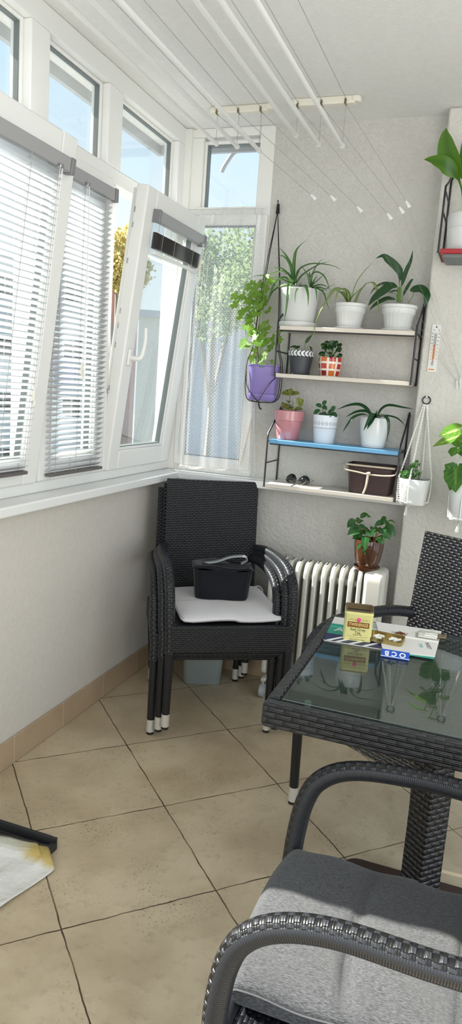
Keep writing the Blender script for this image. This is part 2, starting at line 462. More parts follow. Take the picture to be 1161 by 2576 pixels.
def curtain_mat():
    k = N('sheer_dotted_curtain'); u, v = k.uv()
    P = .0178
    uu = k.math('DIVIDE', k.math('MULTIPLY', u, .42), P); vv = k.math('DIVIDE', k.math('MULTIPLY', v, 1.24), P*.5)
    row = k.math('FLOOR', vv); par = k.math('MULTIPLY', k.math('FLOORED_MODULO', row, 2.0), .5)
    fx = k.math('SUBTRACT', k.math('FRACT', k.math('ADD', uu, par)), .5)
    fy = k.math('MULTIPLY', k.math('SUBTRACT', k.math('FRACT', vv), .5), .5)
    d = k.math('SQRT', k.math('ADD', k.math('MULTIPLY', fx, fx), k.math('MULTIPLY', fy, fy)))
    dot = k.math('SUBTRACT', 1.0, k.step(d, .11, .17))
    hem = k.math('GREATER_THAN', k.math('ABSOLUTE', k.math('SUBTRACT', u, .5)), .488)
    op = k.math('MAXIMUM', k.math('MAXIMUM', k.math('MULTIPLY', dot, .92), k.math('MULTIPLY', hem, .75)), .27)
    t = k.n('ShaderNodeBsdfTransparent')
    dd = k.n('ShaderNodeBsdfDiffuse'); dd.inputs[0].default_value = (.85,.85,.84,1)
    tl = k.n('ShaderNodeBsdfTranslucent'); tl.inputs[0].default_value = (.85,.86,.87,1)
    m1 = k.n('ShaderNodeMixShader'); m1.inputs[0].default_value = .5; k.l(dd.outputs[0], m1.inputs[1]); k.l(tl.outputs[0], m1.inputs[2])
    m2 = k.n('ShaderNodeMixShader'); k.l(op, m2.inputs[0]); k.l(t.outputs[0], m2.inputs[1]); k.l(m1.outputs[0], m2.inputs[2])
    return k.done(m2.outputs[0])
M['curtain'] = curtain_mat()
def checks_mat():
    k = N('checked_ceramic'); u, v = k.uv()
    cu = k.math('MULTIPLY', u, 8.0); cv = k.math('DIVIDE', v, .0315)
    fu = k.math('ABSOLUTE', k.math('SUBTRACT', k.math('FRACT', cu), .5)); fv = k.math('ABSOLUTE', k.math('SUBTRACT', k.math('FRACT', cv), .5))
    ins = k.math('MULTIPLY', k.math('LESS_THAN', fu, .38), k.math('LESS_THAN', fv, .36))
    w = k.n('ShaderNodeTexWhiteNoise', noise_dimensions='2D'); cb = k.n('ShaderNodeCombineXYZ')
    k.l(k.math('FLOOR', cu), cb.inputs[0]); k.l(k.math('FLOOR', cv), cb.inputs[1]); k.l(cb.outputs[0], w.inputs['Vector'])
    r = k.n('ShaderNodeValToRGB'); r.color_ramp.interpolation = 'CONSTANT'; k.l(w.outputs['Value'], r.inputs[0])
    e = r.color_ramp.elements; e[0].color = (.50,.02,.012,1); e[1].position = .36; e[1].color = (.62,.14,.015,1)
    x = e.new(.68); x.color = (.22,.008,.02,1)
    c = k.mix(ins, (.80,.74,.64), r.outputs[0])
    return k.done(k.bsdf(c, .12, .5, 0, None, .5))
M['checks'] = checks_mat()
def lace_mat():
    k = N('pierced_white_pot'); u, v = k.uv()
    cu = k.math('SUBTRACT', k.math('FRACT', k.math('MULTIPLY', u, 18.0)), .5); cv = k.math('DIVIDE', k.math('SUBTRACT', v, .090), .022)
    d = k.math('SQRT', k.math('ADD', k.math('MULTIPLY', cu, cu), k.math('MULTIPLY', cv, cv)))
    an = k.math('ARCTAN2', cv, cu)
    pet = k.math('MULTIPLY', k.math('ADD', k.math('COSINE', k.math('MULTIPLY', an, 6.0)), 1.0), .5)
    hole = k.math('MULTIPLY', k.math('MULTIPLY', k.step(d, .12, .2), k.math('SUBTRACT', 1.0, k.step(d, .34, .44))), k.step(pet, .45, .6))
    fine = k.math('SUBTRACT', k.math('FRACT', k.math('MULTIPLY', u, 60.0)), .5)
    band = k.math('LESS_THAN', k.math('ABSOLUTE', k.math('SUBTRACT', v, .0705)), .003)
    f2 = k.math('MULTIPLY', band, k.math('LESS_THAN', k.math('ABSOLUTE', fine), .25))
    hole = k.math('MAXIMUM', hole, f2)
    c = k.mix(hole, (.74,.79,.85), (.30,.32,.35))
    return k.done(k.bsdf(c, .4, .4, 0, k.bump(k.math('SUBTRACT', 1.0, hole), .0015)))
M['lace'] = lace_mat()
def rattan_mat():
    k = N('brown_rattan_plastic'); u, v = k.uv()
    fu = k.math('ABSOLUTE', k.math('SUBTRACT', k.math('FRACT', k.math('DIVIDE', u, .0088)), .5))
    fv = k.math('ABSOLUTE', k.math('SUBTRACT', k.math('FRACT', k.math('DIVIDE', v, .0092)), .5))
    hole = k.math('MULTIPLY', k.math('LESS_THAN', fu, .24), k.math('LESS_THAN', fv, .22))
    c = k.mix(hole, (.062,.034,.032), (.018,.010,.010))
    return k.done(k.bsdf(c, .45, .4, 0, k.bump(k.math('SUBTRACT', 1.0, hole), .002)))
M['rattan'] = rattan_mat()
def melange_mat():
    k = N('grey_melange_cloth'); o = k.obj(); mp = k.n('ShaderNodeMapping'); mp.inputs['Scale'].default_value = (.16, 1.0, .6); k.l(o, mp.inputs[0])
    a = k.noise(mp.outputs[0], 850, 3, .6)
    c = k.mix(k.step(a, .28, .74), (.018,.019,.022), (.110,.112,.120))
    return k.done(k.bsdf(c, .85, .25, 0, k.bump(a, .0012), 0, .2))
M['melange'] = melange_mat()
def cloth_stain():
    k = N('stained_white_cloth'); o = k.obj(); x, y, z = k.xyz(o)
    nz = k.noise(o, 10, 4)
    dx = k.math('SUBTRACT', x, .10); dy = k.math('SUBTRACT', y, .05)
    d = k.math('SQRT', k.math('ADD', k.math('MULTIPLY', dx, dx), k.math('MULTIPLY', k.math('MULTIPLY', dy, dy), 3.5)))
    st = k.math('SUBTRACT', 1.0, k.step(k.math('ADD', d, k.math('MULTIPLY', k.math('SUBTRACT', nz, .5), .16)), .05, .13))
    c = k.mix(k.math('MULTIPLY', st, .85), (.74,.735,.70), (.55,.38,.05))
    return k.done(k.bsdf(c, .85, .2, 0, k.bump(k.noise(o, 22, 4), .012)))
M['stain'] = cloth_stain()

M['L_aloe'] = leafmat('aloe_leaf', (.030,.11,.035), (.12,.26,.05), .3, .3, .15, (.2,.5,.06))
M['L_spider'] = leafmat('spider_plant_leaf', (.10,.20,.03), (.48,.52,.22), .28, .4, .25)
M['L_lily'] = leafmat('dark_lily_leaf', (.016,.065,.018), (.03,.10,.025), .1, .3, .12)
M['L_geran'] = leafmat('geranium_leaf', (.17,.33,.05), (.22,.40,.08), .3, .5, .4, (.42,.62,.05))
M['L_pep'] = leafmat('variegated_round_leaf', (.012,.060,.014), (.16,.26,.07), .16, .2, .1)
M['L_mint'] = leafmat('bronze_mint_leaf', (.20,.30,.05), (.26,.10,.05), .22, .5, .25, spots=.4)
M['L_small'] = leafmat('small_oval_leaf', (.022,.10,.03), (.05,.17,.05), .15, .3, .15)
M['L_strap'] = leafmat('dark_strap_leaf', (.012,.055,.018), (.03,.10,.03), .15, .25, .1)
M['L_ficus'] = leafmat('weeping_fig_leaf', (.018,.085,.025), (.06,.16,.04), .12, .2, .25, (.2,.5,.05))
M['L_sedum'] = leafmat('sedum_leaf', (.06,.20,.05), (.18,.34,.10), .3, .35, .2)
M['L_arrow'] = leafmat('arrowhead_leaf', (.10,.24,.03), (.45,.55,.22), .14, .35, .35, (.5,.75,.08), veins=6)
M['L_arrowd'] = leafmat('dark_arrowhead_leaf', (.035,.14,.018), (.16,.30,.06), .10, .3, .3, (.25,.5,.05), veins=6)
M['L_clivia'] = leafmat('broad_strap_leaf', (.06,.17,.012), (.03,.11,.012), .25, .35, .25, (.25,.45,.02))
M['L_tree'] = leafmat('tree_leaf', (.20,.27,.13), (.24,.31,.16), .3, .7, .35)
M['L_autumn'] = leafmat('golden_tree_leaf', (.50,.42,.16), (.55,.46,.20), .3, .7, .35)
M['bark'] = plain('bark', (.30,.29,.26), .9)
SKY=1.25; SUN_DIR=(1,.05,-.75); SUN_E=22.0; RIGHT_FILL_E=35; REAR_FILL_E=25; EXPOSURE=-0.12

# ------------------------------------------------------------------ the room
structure(MB().box((-.12,-4.2,-.1), (3.0,1.05,0)).build('floor', M['floor']))
structure(MB().box((-.24,-4.2,H), (3.0,1.13,H+.14)).build('ceiling', M['ceiling']))
structure(MB().box((-.12,-4.2,0), (0,1.05,.985)).build('wall_left', M['wall_fine']))
wb = MB(); wb.box((0,YB,0), (1.215,1.05,.985)); wb.box((.445,YB,.985), (1.215,1.05,H))
structure(wb.build('wall_back', M['wall_rough']))
structure(MB().box((1.215,YP,0), (3.0,1.05,H)).build('wall_right', M['wall_pillar'], bevel=.008, seg=2))
structure(MB().box((0,-4.2,0), (.012,YB,.108)).build('baseboard_left', M['skirting'], bevel=.003))
structure(MB().box((.012,YB-.012,0), (1.215,YB,.108)).build('baseboard_back', M['skirting'], bevel=.003))
structure(MB().box((1.215,YP-.012,0), (3.0,YP,.108)).build('baseboard_right', M['skirting'], bevel=.003))
# window sill along both walls, one L of board
structure(MB().prism([(-.02,-4.2),(.10,-4.2),(.10,.83),(1.213,.83),(1.213,YB),(-.02,YB)], .983, 1.02).build('trim_1', M['sill'], bevel=.006, seg=3))

# ---- frames
def ring(mb, y0, y1, z0, z1, wy, wz, x0, x1, wz1=None):
    """a rectangular frame in a plane of constant x"""
    wz1 = wz1 or wz
    mb.box((x0,y0,z0), (x1,y0+wy,z1)); mb.box((x0,y1-wy,z0), (x1,y1,z1))
    mb.box((x0,y0+wy,z0), (x1,y1-wy,z0+wz)); mb.box((x0,y0+wy,z1-wz1), (x1,y1-wy,z1)); return mb
W1 = bpy.data.objects.new('window_1', None); COL.objects.link(W1); W1['kind'] = 'structure'
f = MB()
X0, X1 = -.075, 0.
for a, b in ((-4.2,.93),): 
    f.box((X0,a,1.02), (X1,b,1.062)); f.box((X0,a,2.225), (X1,b,2.285)); f.box((X0,a,2.578), (X1,b,H))
for yc, w in ((-3.5,.1),(-2.6,.1),(-1.85,.1),(-1.145,.1),(-.258,.105),(.246,.11)):
    f.box((X0,yc-w/2,2.285), (X1,yc+w/2,2.578)); f.box((X0,yc-.028,1.062), (X1,yc+.028,2.225))
f.box((X0,.845,2.285), (X1,.93,2.578)); f.box((X0,.885,1.062), (X1,.93,2.225))
f.build('frame', M['pvc'], W1, bevel=.004)
MB().box((-.078,.912,1.021), (.032,.960,H-.001)).build('corner_post', M['pvc2'], W1, bevel=.004)
ybs = [(-3.45,-2.65),(-2.55,-1.9),(-1.8,-1.195),(-1.095,-.31),(-.205,.19),(.30,.845)]
gk = MB(); bd = MB(); gl = MB()
for a, b in ybs:
    ring(bd, a, b, 2.285, 2.578, .016, .014, X0+.004, X1-.03)
    ring(gk, a+.016, b-.016, 2.299, 2.564, .004, .004, X0+.02, X1-.036)
    gl.box((-.052,a+.012,2.296), (-.048,b-.012,2.568))
bd.build('glazing_bead', M['pvc'], W1, bevel=.003); gk.build('gasket', M['gasket'], W1)
gl.build('pane', M['glass'], W1, smooth=0)
for a, b in ((-3.47,-2.63),(-2.57,-1.88),(-1.82,-1.162)):       # closed lights further along the wall
    w = bpy.data.objects.new('window_6', None); COL.objects.link(w); w['kind'] = 'structure'
    ring(MB(), a, b, 1.062, 2.225, .075, .08, -.055, .012).build('frame', M['pvc'], w, bevel=.006)
    MB().box((-.03,a+.07,1.13), (-.026,b-.07,2.15)).build('pane', M['glass'], w, smooth=0)

def sash(name, y0, y1, tilt, z0=1.063, h=1.17, handle=None, strip=False):
    w = bpy.data.objects.new(name, None); COL.objects.link(w); w['kind'] = 'structure'
    w.location = (.004 if tilt else 0, 0, z0); w.rotation_euler = (0, math.radians(tilt), 0)
    mb = MB(); sw = .085
    ring(mb, y0, y1, 0, h, sw, .085, -.042, .012)
    fr = mb.build('frame', M['pvc'], w, bevel=.007, seg=3)
    mb = MB(); ring(mb, y0+.014, y1-.014, .014, h-.014, .05, .05, -.062, -.041); mb.build('rebate', M['pvc2'], w, bevel=.003)
    mb = MB(); ring(mb, y0+sw, y1-sw, .085, h-.085, .012, .012, -.03, .004); mb.build('glazing_bead', M['pvc'], w, bevel=.003)
    mb = MB(); ring(mb, y0+sw+.012, y1-sw-.012, .097, h-.097, .0035, .0035, -.028, -.004); mb.build('gasket', M['gasket'], w)
    mb = MB(); mb.box((-.022,y0+sw,.085), (-.018,y1-sw,h-.085)); mb.box((-.034,y0+sw,.085), (-.031,y1-sw,h-.085)); mb.build('pane', M['glass'], w, smooth=0)
    if strip:
        mb = MB(); mb.box((-.040,y0+.011,.06), (-.030,y0+.0135,h-.06))
        mb.build('lock_strip', M['metal'], w)
        mb = MB()
        for z in (.12,.34,.52,.60,.66,.86,1.0,1.06): mb.box((-.038,y0-.0015,z), (-.032,y0+.012,z+.022))
        mb.build('lock_cam', M['metal'], w, bevel=.001)
        mb = MB(); mb.box((-.075,y0-.004,.33), (-.035,y0+.004,.345)); mb.box((-.085,y0-.006,.315), (-.07,y0+.006,.36)); mb.build('scissor_stay', M['metal'], w, bevel=.002)
    if handle is not None:
        yh, zh = handle
        hd = MB().box((.012,yh-.014,zh-.035), (.024,yh+.014,zh+.035)).build('handle', M['pvc'], w, bevel=.006, seg=3)
        pts = catmull([(.022,yh,zh), (.05,yh,zh), (.066,yh+.004,zh+.006), (.072,yh+.008,zh+.03), (.074,yh+.010,zh+.08), (.068,yh+.010,zh+.13)], 22)
        MB().tube(pts, [.011 if i < 8 else .0125-.00025*i for i in range(23)], 12).build('lever', M['pvc'], hd)
    return w
sash('window_2', -1.128, -.246, 6.4, strip=True)
sash('window_3', -.232, .232, 0, h=1.175)
sash('window_4', .264, .872, 6.6, handle=(.303, .49), strip=True)

# ---- back window, looking along y
W5 = bpy.data.objects.new('window_5', None); COL.objects.link(W5); W5['kind'] = 'structure'
def ringb(mb, x0, x1, z0, z1, wx, wz, y0, y1):
    mb.box((x0,y0,z0), (x0+wx,y1,z1)); mb.box((x1-wx,y0,z0), (x1,y1,z1))
    mb.box((x0+wx,y0,z0), (x1-wx,y1,z0+wz)); mb.box((x0+wx,y0,z1-wz), (x1-wx,y1,z1)); return mb
mb = MB(); ringb(mb, -.075, .445, 1.02, H, .075, .04, YB, YB+.075); mb.box((0,YB,2.225), (.37,YB+.075,2.29)); mb.box((.0,YB,2.29), (.0885,YB+.075,2.615)); mb.build('frame', M['pvc2'], W5, bevel=.004)
mb = MB(); ringb(mb, .03, .44, 1.05, 2.262, .055, .05, YB-.022, YB+.03); mb.build('sash', M['pvc'], W5, bevel=.007, seg=3)
mb = MB(); ringb(mb, .088, .410, 2.285, 2.60, .014, .014, YB+.012, YB+.06); mb.build('glazing_bead', M['pvc2'], W5, bevel=.003)
mb = MB(); ringb(mb, .102, .396, 2.299, 2.586, .004, .004, YB+.02, YB+.055); ringb(mb, .083, .387, 1.098, 2.212, .005, .006, YB-.012, YB+.01); mb.build('gasket', M['gasket'], W5)
mb = MB(); mb.box((.09,YB+.034,2.29), (.405,YB+.038,2.60)); mb.box((.07,YB+.004,1.09), (.40,YB+.008,2.22)); mb.build('pane', M['glass'], W5, smooth=0)
mb = MB(); mb.box((.066,YB-.034,1.10), (.082,YB-.022,2.21)); mb.build('guide_rail', M['pvc2'], W5, bevel=.003)

# ---- venetian blinds
def blind(label, y0, y1, z_top, z_bot, tilt, x_off=.03, raised=False, wand=None, n_cords=(.16,.84), inset=.012):
    b = thing('venetian_blind', label, 'blind', (.004 if tilt else 0, 0, 1.063), 0, 'venetian blinds on the windows', math.radians(tilt))
    zt, zb = z_top-1.063, z_bot-1.063
    MB().box((x_off-.018,y0+.012,zt-.046), (x_off+.014,y1-.022,zt)).build('headrail', M['blindrail'], b, bevel=.004)
    for a, c in ((y0-.004,y0+.012), (y1-.022,y1)):
        MB().box((x_off-.02,a,zt-.05), (x_off+.018,c,zt+.002)).build('end_cap', M['blindcap'], b, bevel=.004)
    mb = MB(); sw = .0245; ang = math.radians(-32)
    if raised: zs = [zt-.088-k*.0036 for k in range(18)]; ang = 0
    else:
        pitch = .0205; zs = []; z = zt-.06
        while z > zb+.02: zs.append(z); z -= pitch
    for z in zs:
        base = len(mb.v)
        for k in range(4):
            s = (k/3-.5)*sw; cam = .0022*(1-(2*k/3-1)**2)
            for y in (y0+.006, y1-inset):
                mb.v.append(Vector((x_off+s*math.cos(ang)-cam*math.sin(ang), y, z-s*math.sin(ang)+cam*math.cos(ang))))
        for k in range(3): mb.face((base+2*k, base+2*k+1, base+2*k+3, base+2*k+2))
    mb.build('slats', M['shadeslat'] if raised else M['slat'], b, solid=.0006)
    zr = zs[-1]-.012
    MB().box((x_off-.0125,y0+.006,zr-.012), (x_off+.0125,y1-inset,zr)).build('bottom_rail', M['darkrail'] if not raised else M['pvc2'], b, bevel=.003)
    for fr in n_cords:
        y = y0+(y1-y0)*fr; c = MB()
        for dx in (-.0125,.0125): c.tube([(x_off+dx,y,zt-.04), (x_off+dx,y,zr)], .0008, 5)
        for z in zs[::1]: c.tube([(x_off-.0125,y+.003,z-.003), (x_off+.0125,y+.003,z+.003)], .0005, 4, cap=False)
        c.build('ladder_cord', M['greycord'], b)
    if wand:
        yw, zw = wand; zw -= 1.063
        MB().box((x_off+.012,yw-.014,zt-.050), (x_off+.027,yw+.006,zt-.036)).build('cord_lock', M['metal'], b, bevel=.003)
        MB().tube([(x_off+.024,yw,zt-.04), (x_off+.027,yw,(zt+zw)/2), (x_off+.024,yw,zw)], .0018, 6).tube([(x_off+.024,yw-.012,zt-.045), (x_off+.024,yw-.008,zw+.02)], .0009, 5).build('pull_cord', M['cord'], b)
        MB().lathe([(.003,.02),(.0045,.01),(.0058,-.016),(0,-.017)], 10, (x_off+.024,yw,zw)).lathe([(.003,.02),(.005,.0),(.006,-.026),(0,-.027)], 10, (x_off+.024,yw-.009,zw+.028)).build('cord_tassel', M['ivory'], b)
    return b
blind('white venetian blind with grey headrail on the inward-tilted pane at the left edge', -1.096, -.292, 2.158, 1.10, 6.4, .028, wand=(-.375,1.37), n_cords=(.2,.5,.72,.90), inset=.055)
blind('lowered white venetian blind on the closed middle pane between the two tilted ones', -.205, .212, 2.190, 1.085, 0, .03, wand=(-.02,1.46), n_cords=(.08,.42,.78), inset=.034)
blind('venetian blind pulled up into a shade-coloured bundle on the tilted pane with the handle', .335, .835, 2.155, 2.0, 6.6, .03, raised=True, wand=(.79,2.0), n_cords=(.12,.36,.76))
# long cords of the raised blind, hanging down to the sill and behind the stacked chairs
lc = MB()
for dx, dy in ((0,0), (.012,.018), (.022,-.006), (.03,.024)):
    lc.tube(catmull([(.165+dx,.80+dy,2.06), (.14+dx,.805+dy,1.7), (.105+dx,.80+dy,1.3), (.098+dx,.79+dy,1.028)], 16), .0014, 5)
lc.tube(catmull([(.112,.77,1.032), (.108,.73,1.025), (.108,.70,.9), (.102,.69,.6), (.10,.70,.3), (.09,.69,.11)], 20), .0014, 5)
tag(lc.build('blind_cord', M['cord']), 'thin white blind cords hanging over the sill corner behind the stacked chairs', 'cord')

# ---- sheer curtain on the back window
def curt(u, v):
    z = 2.285-1.255*v
    x = .098+.337*u+(.055*v**3*u)+(-.018+.01*math.sin(v*3))*(1-u)
    y = YB-.034-.010*math.sin(u*19+math.sin(v*2.2)*1.3)*(1-.35*v)-.006*math.sin(u*47)*max(0, 1-v*6)-.004*v
    if v > .985: y -= (v-.985)*1.6
    return (x, y, z)
ct = thing('sheer_curtain', 'white dotted sheer curtain over the narrow back window', 'curtain', (.27,YB-.04,1.03))
MB().sheet(curt, 90, 60).build('cloth', M['curtain'], ct, W=True)
MB().tube([(.07,YB-.036,2.287), (.44,YB-.036,2.287)], .003, 8).build('curtain_wire', M['cord'], ct, W=True)
MB().tube([atY(602,1172,YB-.026), atY(632,1050,YB-.026)], .0045, 8).build('curtain_stick', M['board'], ct, W=True)

# ------------------------------------------------------------------ outside
structure(MB().box((-.262,-4.2,H-.045), (-.240,1.152,H+.14)).box((-.24,1.13,H-.045), (3.0,1.152,H+.14)).build('trim_2', M['greyprint']))
structure(MB().box((-70,-40,-5.2), (60,120,-5.0)).build('ground', plain('asphalt', (.24,.25,.26), .9, vary=.3)))
pp = MB().tube(catmull([atY(612,372,1.22), atY(588,384,1.22), atY(573,404,1.22), atY(563,420,1.22), atY(557,433,1.22)], 14), .011, 14).build('drain_pipe', M['pipe'])
tag(pp, 'short curved grey pipe hanging under the eave outside the back window', 'pipe')
def tree(label, u, v, dist, rx, rz, mat, seed, n=2600, leaf=.2):
    rnd = random.Random(seed); c = CAM+ray(u, v)*dist
    t = thing('tree', label, 'tree', (c.x, c.y, -5.0))
    lb = MB(); cz = c.z+5
    blobs = [(rnd.uniform(-.6,.6)*rx, rnd.uniform(-.6,.6)*rx, cz+rnd.uniform(-.75,.75)*rz, rnd.uniform(.3,.5)*rx) for _ in range(16)]
    for _ in range(n):
        bx, by, bz, br = rnd.choice(blobs)
        d = Vector((rnd.gauss(0,1), rnd.gauss(0,1), rnd.gauss(0,1))).normalized()*br*rnd.uniform(.6,1.05)
        p = Vector((bx,by,bz))+d; a = Vector((rnd.gauss(0,1), rnd.gauss(0,1), rnd.gauss(0,1))).normalized(); b2 = a.orthogonal().normalized()*leaf*.32; a = a*leaf*.5
        i = len(lb.v); lb.v += [p-a, p+b2, p+a, p-b2]; lb.face((i,i+1,i+2,i+3), [(.5,0),(0,.5),(.5,1),(1,.5)])
    lb.build('crown', M[mat], t, smooth=0)
    mb = MB().tube([(0,0,0), (.05,.03,cz*.5), (0,.1,cz)], [.16,.12,.05], 8)
    for bx, by, bz, br in blobs[:8]: mb.tube([(0,.05,cz*.55), (bx*.5,by*.5,(bz+cz*.6)/2), (bx,by,bz)], [.07,.05,.02], 6)
    mb.build('trunk', M['bark'], t)
tree('leafy green tree beyond the back window, seen through the sheer curtain', 545, 720, 26, 2.4, 1.5, 'L_tree', 3, 7000, .17)
tree('taller green tree at the right side of the back window, behind the hanging geranium', 690, 690, 16, 1.2, 1.1, 'L_tree', 5, 5000, .12)
tree('golden-green tree seen in the slit between the middle and the tilted pane', 306, 640, 16, .8, .76, 'L_autumn', 8, 4000, .10)
def building(label, u0, u1, vtop, dist, col, rows, cols, depth=6):
    a = CAM+ray(u0, vtop)*dist; b = CAM+ray(u1, vtop)*dist
    base = Vector(((a.x+b.x)/2, (a.y+b.y)/2, -5)); d = Vector((b.x-a.x, b.y-a.y, 0)); Lw = d.length; top = (a.z+b.z)/2+5
    bb = thing('building', label, 'building', base, math.atan2(d.y, d.x))
    MB().box((-Lw/2,0,0), (Lw/2,depth,top)).build('wall', plain('render_'+str(int(u0)), col, .9, vary=.12), bb)
    MB().box((-Lw/2-.2,-.2,top), (Lw/2+.2,depth+.2,top+.2)).build('roof', M['greyprint'], bb)
    for r in range(rows):
        for c in range(cols):
            x = -Lw/2+Lw*(c+.5)/cols; z = top*(r+.55)/rows
            w = MB().box((x-.55,-.06,z-.6), (x+.55,.02,z+.6)).build('window', M['whiteink'], bb)
            MB().box((x-.47,-.075,z-.52), (x-.03,-.055,z+.52)).box((x+.03,-.075,z-.52), (x+.47,-.055,z+.52)).build('pane', M['sunlens'], w)
building('reddish rendered building seen in the slit beside the tilted pane', 270, 342, 660, 44, (.52,.27,.21), 0, 0, 2)
building('plain beige rendered house behind the tilted pane', 350, 470, 800, 23, (.58,.55,.47), 0, 0, 2)
building('pale grey apartment building behind the lowered blinds', -560, 236, 640, 38, (.55,.56,.57), 4, 9)
building('low grey building behind the trees of the back window', 490, 760, 800, 36, (.40,.43,.47), 0, 0)

# ------------------------------------------------------------------ wicker armchairs
def chair(label, cat_group, loc, rotz, weave_m='weave_back', hw=.25, back_hw=.222, drop=0.):
    c = thing('wicker_armchair', label, 'chair', loc, rotz, cat_group)
    # seat panel, skirt
    MB().box((-hw+.012,-.262,.420-drop), (hw-.012,.265,.440-drop)).build('seat', M[weave_m], c, bevel=.008, seg=3)
    mb = MB(); mb.box((-hw-.004,-.288,.335-drop), (hw+.004,-.262,.448-drop))
    mb.box((-hw-.004,-.262,.345-drop), (-hw+.018,.27,.440-drop)); mb.box((hw-.018,-.262,.345-drop), (hw+.004,.27,.440-drop)); mb.box((-hw+.018,.25,.345-drop), (hw-.018,.27,.435-drop))
    if drop:
        zr = .432-drop; mb = MB().tube([(hw-.008,-.262,zr), (hw-.008,.27,zr)], .021, 20, side=(0,0,1)).tube([(-hw+.008,-.262,zr), (-hw+.008,.27,zr)], .021, 20, side=(0,0,1)).tube([(-hw+.01,-.262,zr), (hw-.01,-.262,zr)], .019, 20, side=(0,0,1)).tube([(-hw+.01,.26,zr), (hw-.01,.26,zr)], .019, 20, side=(0,0,1))
        mb.build('seat_rail', M['wound'], c, smooth=60)
    else: mb.build('seat_skirt', M[weave_m], c, bevel=.008, seg=3)
    # reclined back
    Mb = Matrix.Translation((0,.268,.43)) @ Matrix.Rotation(math.radians(-7.6), 4, 'X')
    mb = MB(); nx, nz = 14, 14; T = .028
    pan = MB()
    def bp(x, y, z):
        bow = .012*(1-(x/back_hw)**2); return Mb @ Vector((x, y+bow, z))
    prof = rrect(-back_hw, -.03, back_hw, .535, .018, 4)
    m = len(prof); b0 = len(pan.v)
    W = 12; Hn = 8
    for side, y in ((0,-T/2), (1,T/2)):
        for j in range(Hn+1):
            for i in range(W+1):
                z = -.03+.565*j/Hn; x = -back_hw+2*back_hw*i/W
                e = min(abs(x+back_hw), abs(x-back_hw), abs(z-.535)); rr = .011
                yy = y if e > 1e-6 else y*.45
                pan.v.append(bp(x, yy, z))
    n1 = (W+1)*(Hn+1)
    for j in range(Hn):
        for i in range(W):
            a = j*(W+1)+i; us = lambda i, j: (-back_hw+2*back_hw*i/W, -.03+.565*j/Hn)
            uv = [us(i,j), us(i+1,j), us(i+1,j+1), us(i,j+1)]
            pan.face((a, a+1, a+W+2, a+W+1), uv)
            pan.face((n1+a+W+1, n1+a+W+2, n1+a+1, n1+a), uv[::-1])
    bl = [i for i in range(W+1)] + [(j*(W+1)+W) for j in range(1, Hn+1)] + [Hn*(W+1)+i for i in range(W-1, -1, -1)] + [j*(W+1) for j in range(Hn-1, 0, -1)]
    for k in range(len(bl)):
        a, d = bl[k], bl[(k+1) % len(bl)]
        pan.face((a, n1+a, n1+d, d), [(k*.03, 0), (k*.03, .03), (k*.03+.03, .03), (k*.03+.03, 0)])
    pan.build('backrest', M[weave_m], c, bevel=.004, smooth=50)
    for s in (-1, 1):
        pts = catmull([(s*.226,.296,.640), (s*.245,.20,.655), (s*.258,.06,.662), (s*(hw+.009),-.08,.660), (s*(hw+.010),-.17,.640), (s*(hw+.010),-.225,.60), (s*(hw+.008),-.25,.545), (s*(hw+.006),-.262,.47), (s*hw,-.266,.40), (s*hw,-.268,.33)], 60)
        MB().tube(pts, .0215, 20, side=(1,0,0)).build('armrest', M['wound'], c, smooth=60)
        for (tx, ty, bx, by, zt) in ((hw,-.268,hw,-.26,.34), (hw-.02,.262,hw-.04,.28,.36)):
            lg = MB().tube([(s*tx,ty,zt), (s*(tx+bx)/2,(ty+by)/2,zt/2+.03), (s*bx,by,.062)], [.0185,.0172,.0165], 16, side=(1,0,0)).build('leg', M['wicker_leg'], c)
            MB().tube([(s*bx,by,.066), (s*bx,by,.012)], .0172, 16).build('foot_cap', M['capmetal'], lg)
            MB().tube([(s*bx,by,.014), (s*bx,by,0)], [.0165,.0150], 16).build('rubber_tip', M['rubber'], lg)
    return c
r_ = Vector((.865,.501,0)); n_ = Vector((.501,-.865,0)); o_ = Vector((.445,.46,0))
G = 'stack of three wicker armchairs'
def at_stack(dr, dn, dz): p = o_+r_*dr+n_*dn; return (p.x, p.y, dz)
chair('black wicker armchair at the bottom of the corner stack, its leg caps on the floor', G, at_stack(0,0,0), math.radians(30))
chair('black wicker armchair in the middle of the corner stack', G, at_stack(.028,.026,.026), math.radians(30.6))
chair('black wicker armchair on top of the corner stack, carrying the white cushion', G, at_stack(.045,.052,.052), math.radians(32))
chair('black wicker armchair on the far side of the glass table, backrest facing the window light', 'wicker armchairs at the table', (1.387,-.017,0), math.radians(-30), 'weave_big', back_hw=.235)
chair('black wicker armchair nearest the camera with a grey melange cushion', 'wicker armchairs at the table', (1.505,-1.225,0), math.radians(-90), 'weave_back', hw=.245, drop=.045)

# grey cushion on the nearest chair
gc = thing('seat_cushion', 'grey melange padded seat cushion on the wicker chair nearest the camera', 'cushion', (1.505,-1.215,.395))
def cush(u, v):
    X0c, X1c = 1.222, 1.80; x = X0c+(X1c-X0c)*u
    a = 2*PI*v; e = 6.5; ca, sa = math.cos(a), math.sin(a); d = (abs(ca)**e+abs(sa)**e)**(-1/e)
    hwc = .206; h = .029
    pin = 1.0
    dd = min(abs(x-(X0c+.20)), abs(x-(X0c+.40)))
    groove = math.exp(-(dd/.012)**2)
    end = min(1, (x-X0c)/.02+.35) if u < .5 else 1
    y = ca*d*hwc; z = sa*d*h*end
    if sa > 0: z -= groove*.009*(1-abs(ca*d)**6); z += .006*math.sin(PI*((x-X0c)%.2)/.2)*(1-abs(ca*d)**4)
    return (x+.02*(ca*d)**2*(1 if u < .5 else 0), -1.208+y, .4315+z+.003*math.sin(x*40+y*25)*(1 if sa > 0 else 0))
cm = MB().sheet(cush, 64, 64)
b = len(cm.v); ring0 = [j*65 for j in range(64)]
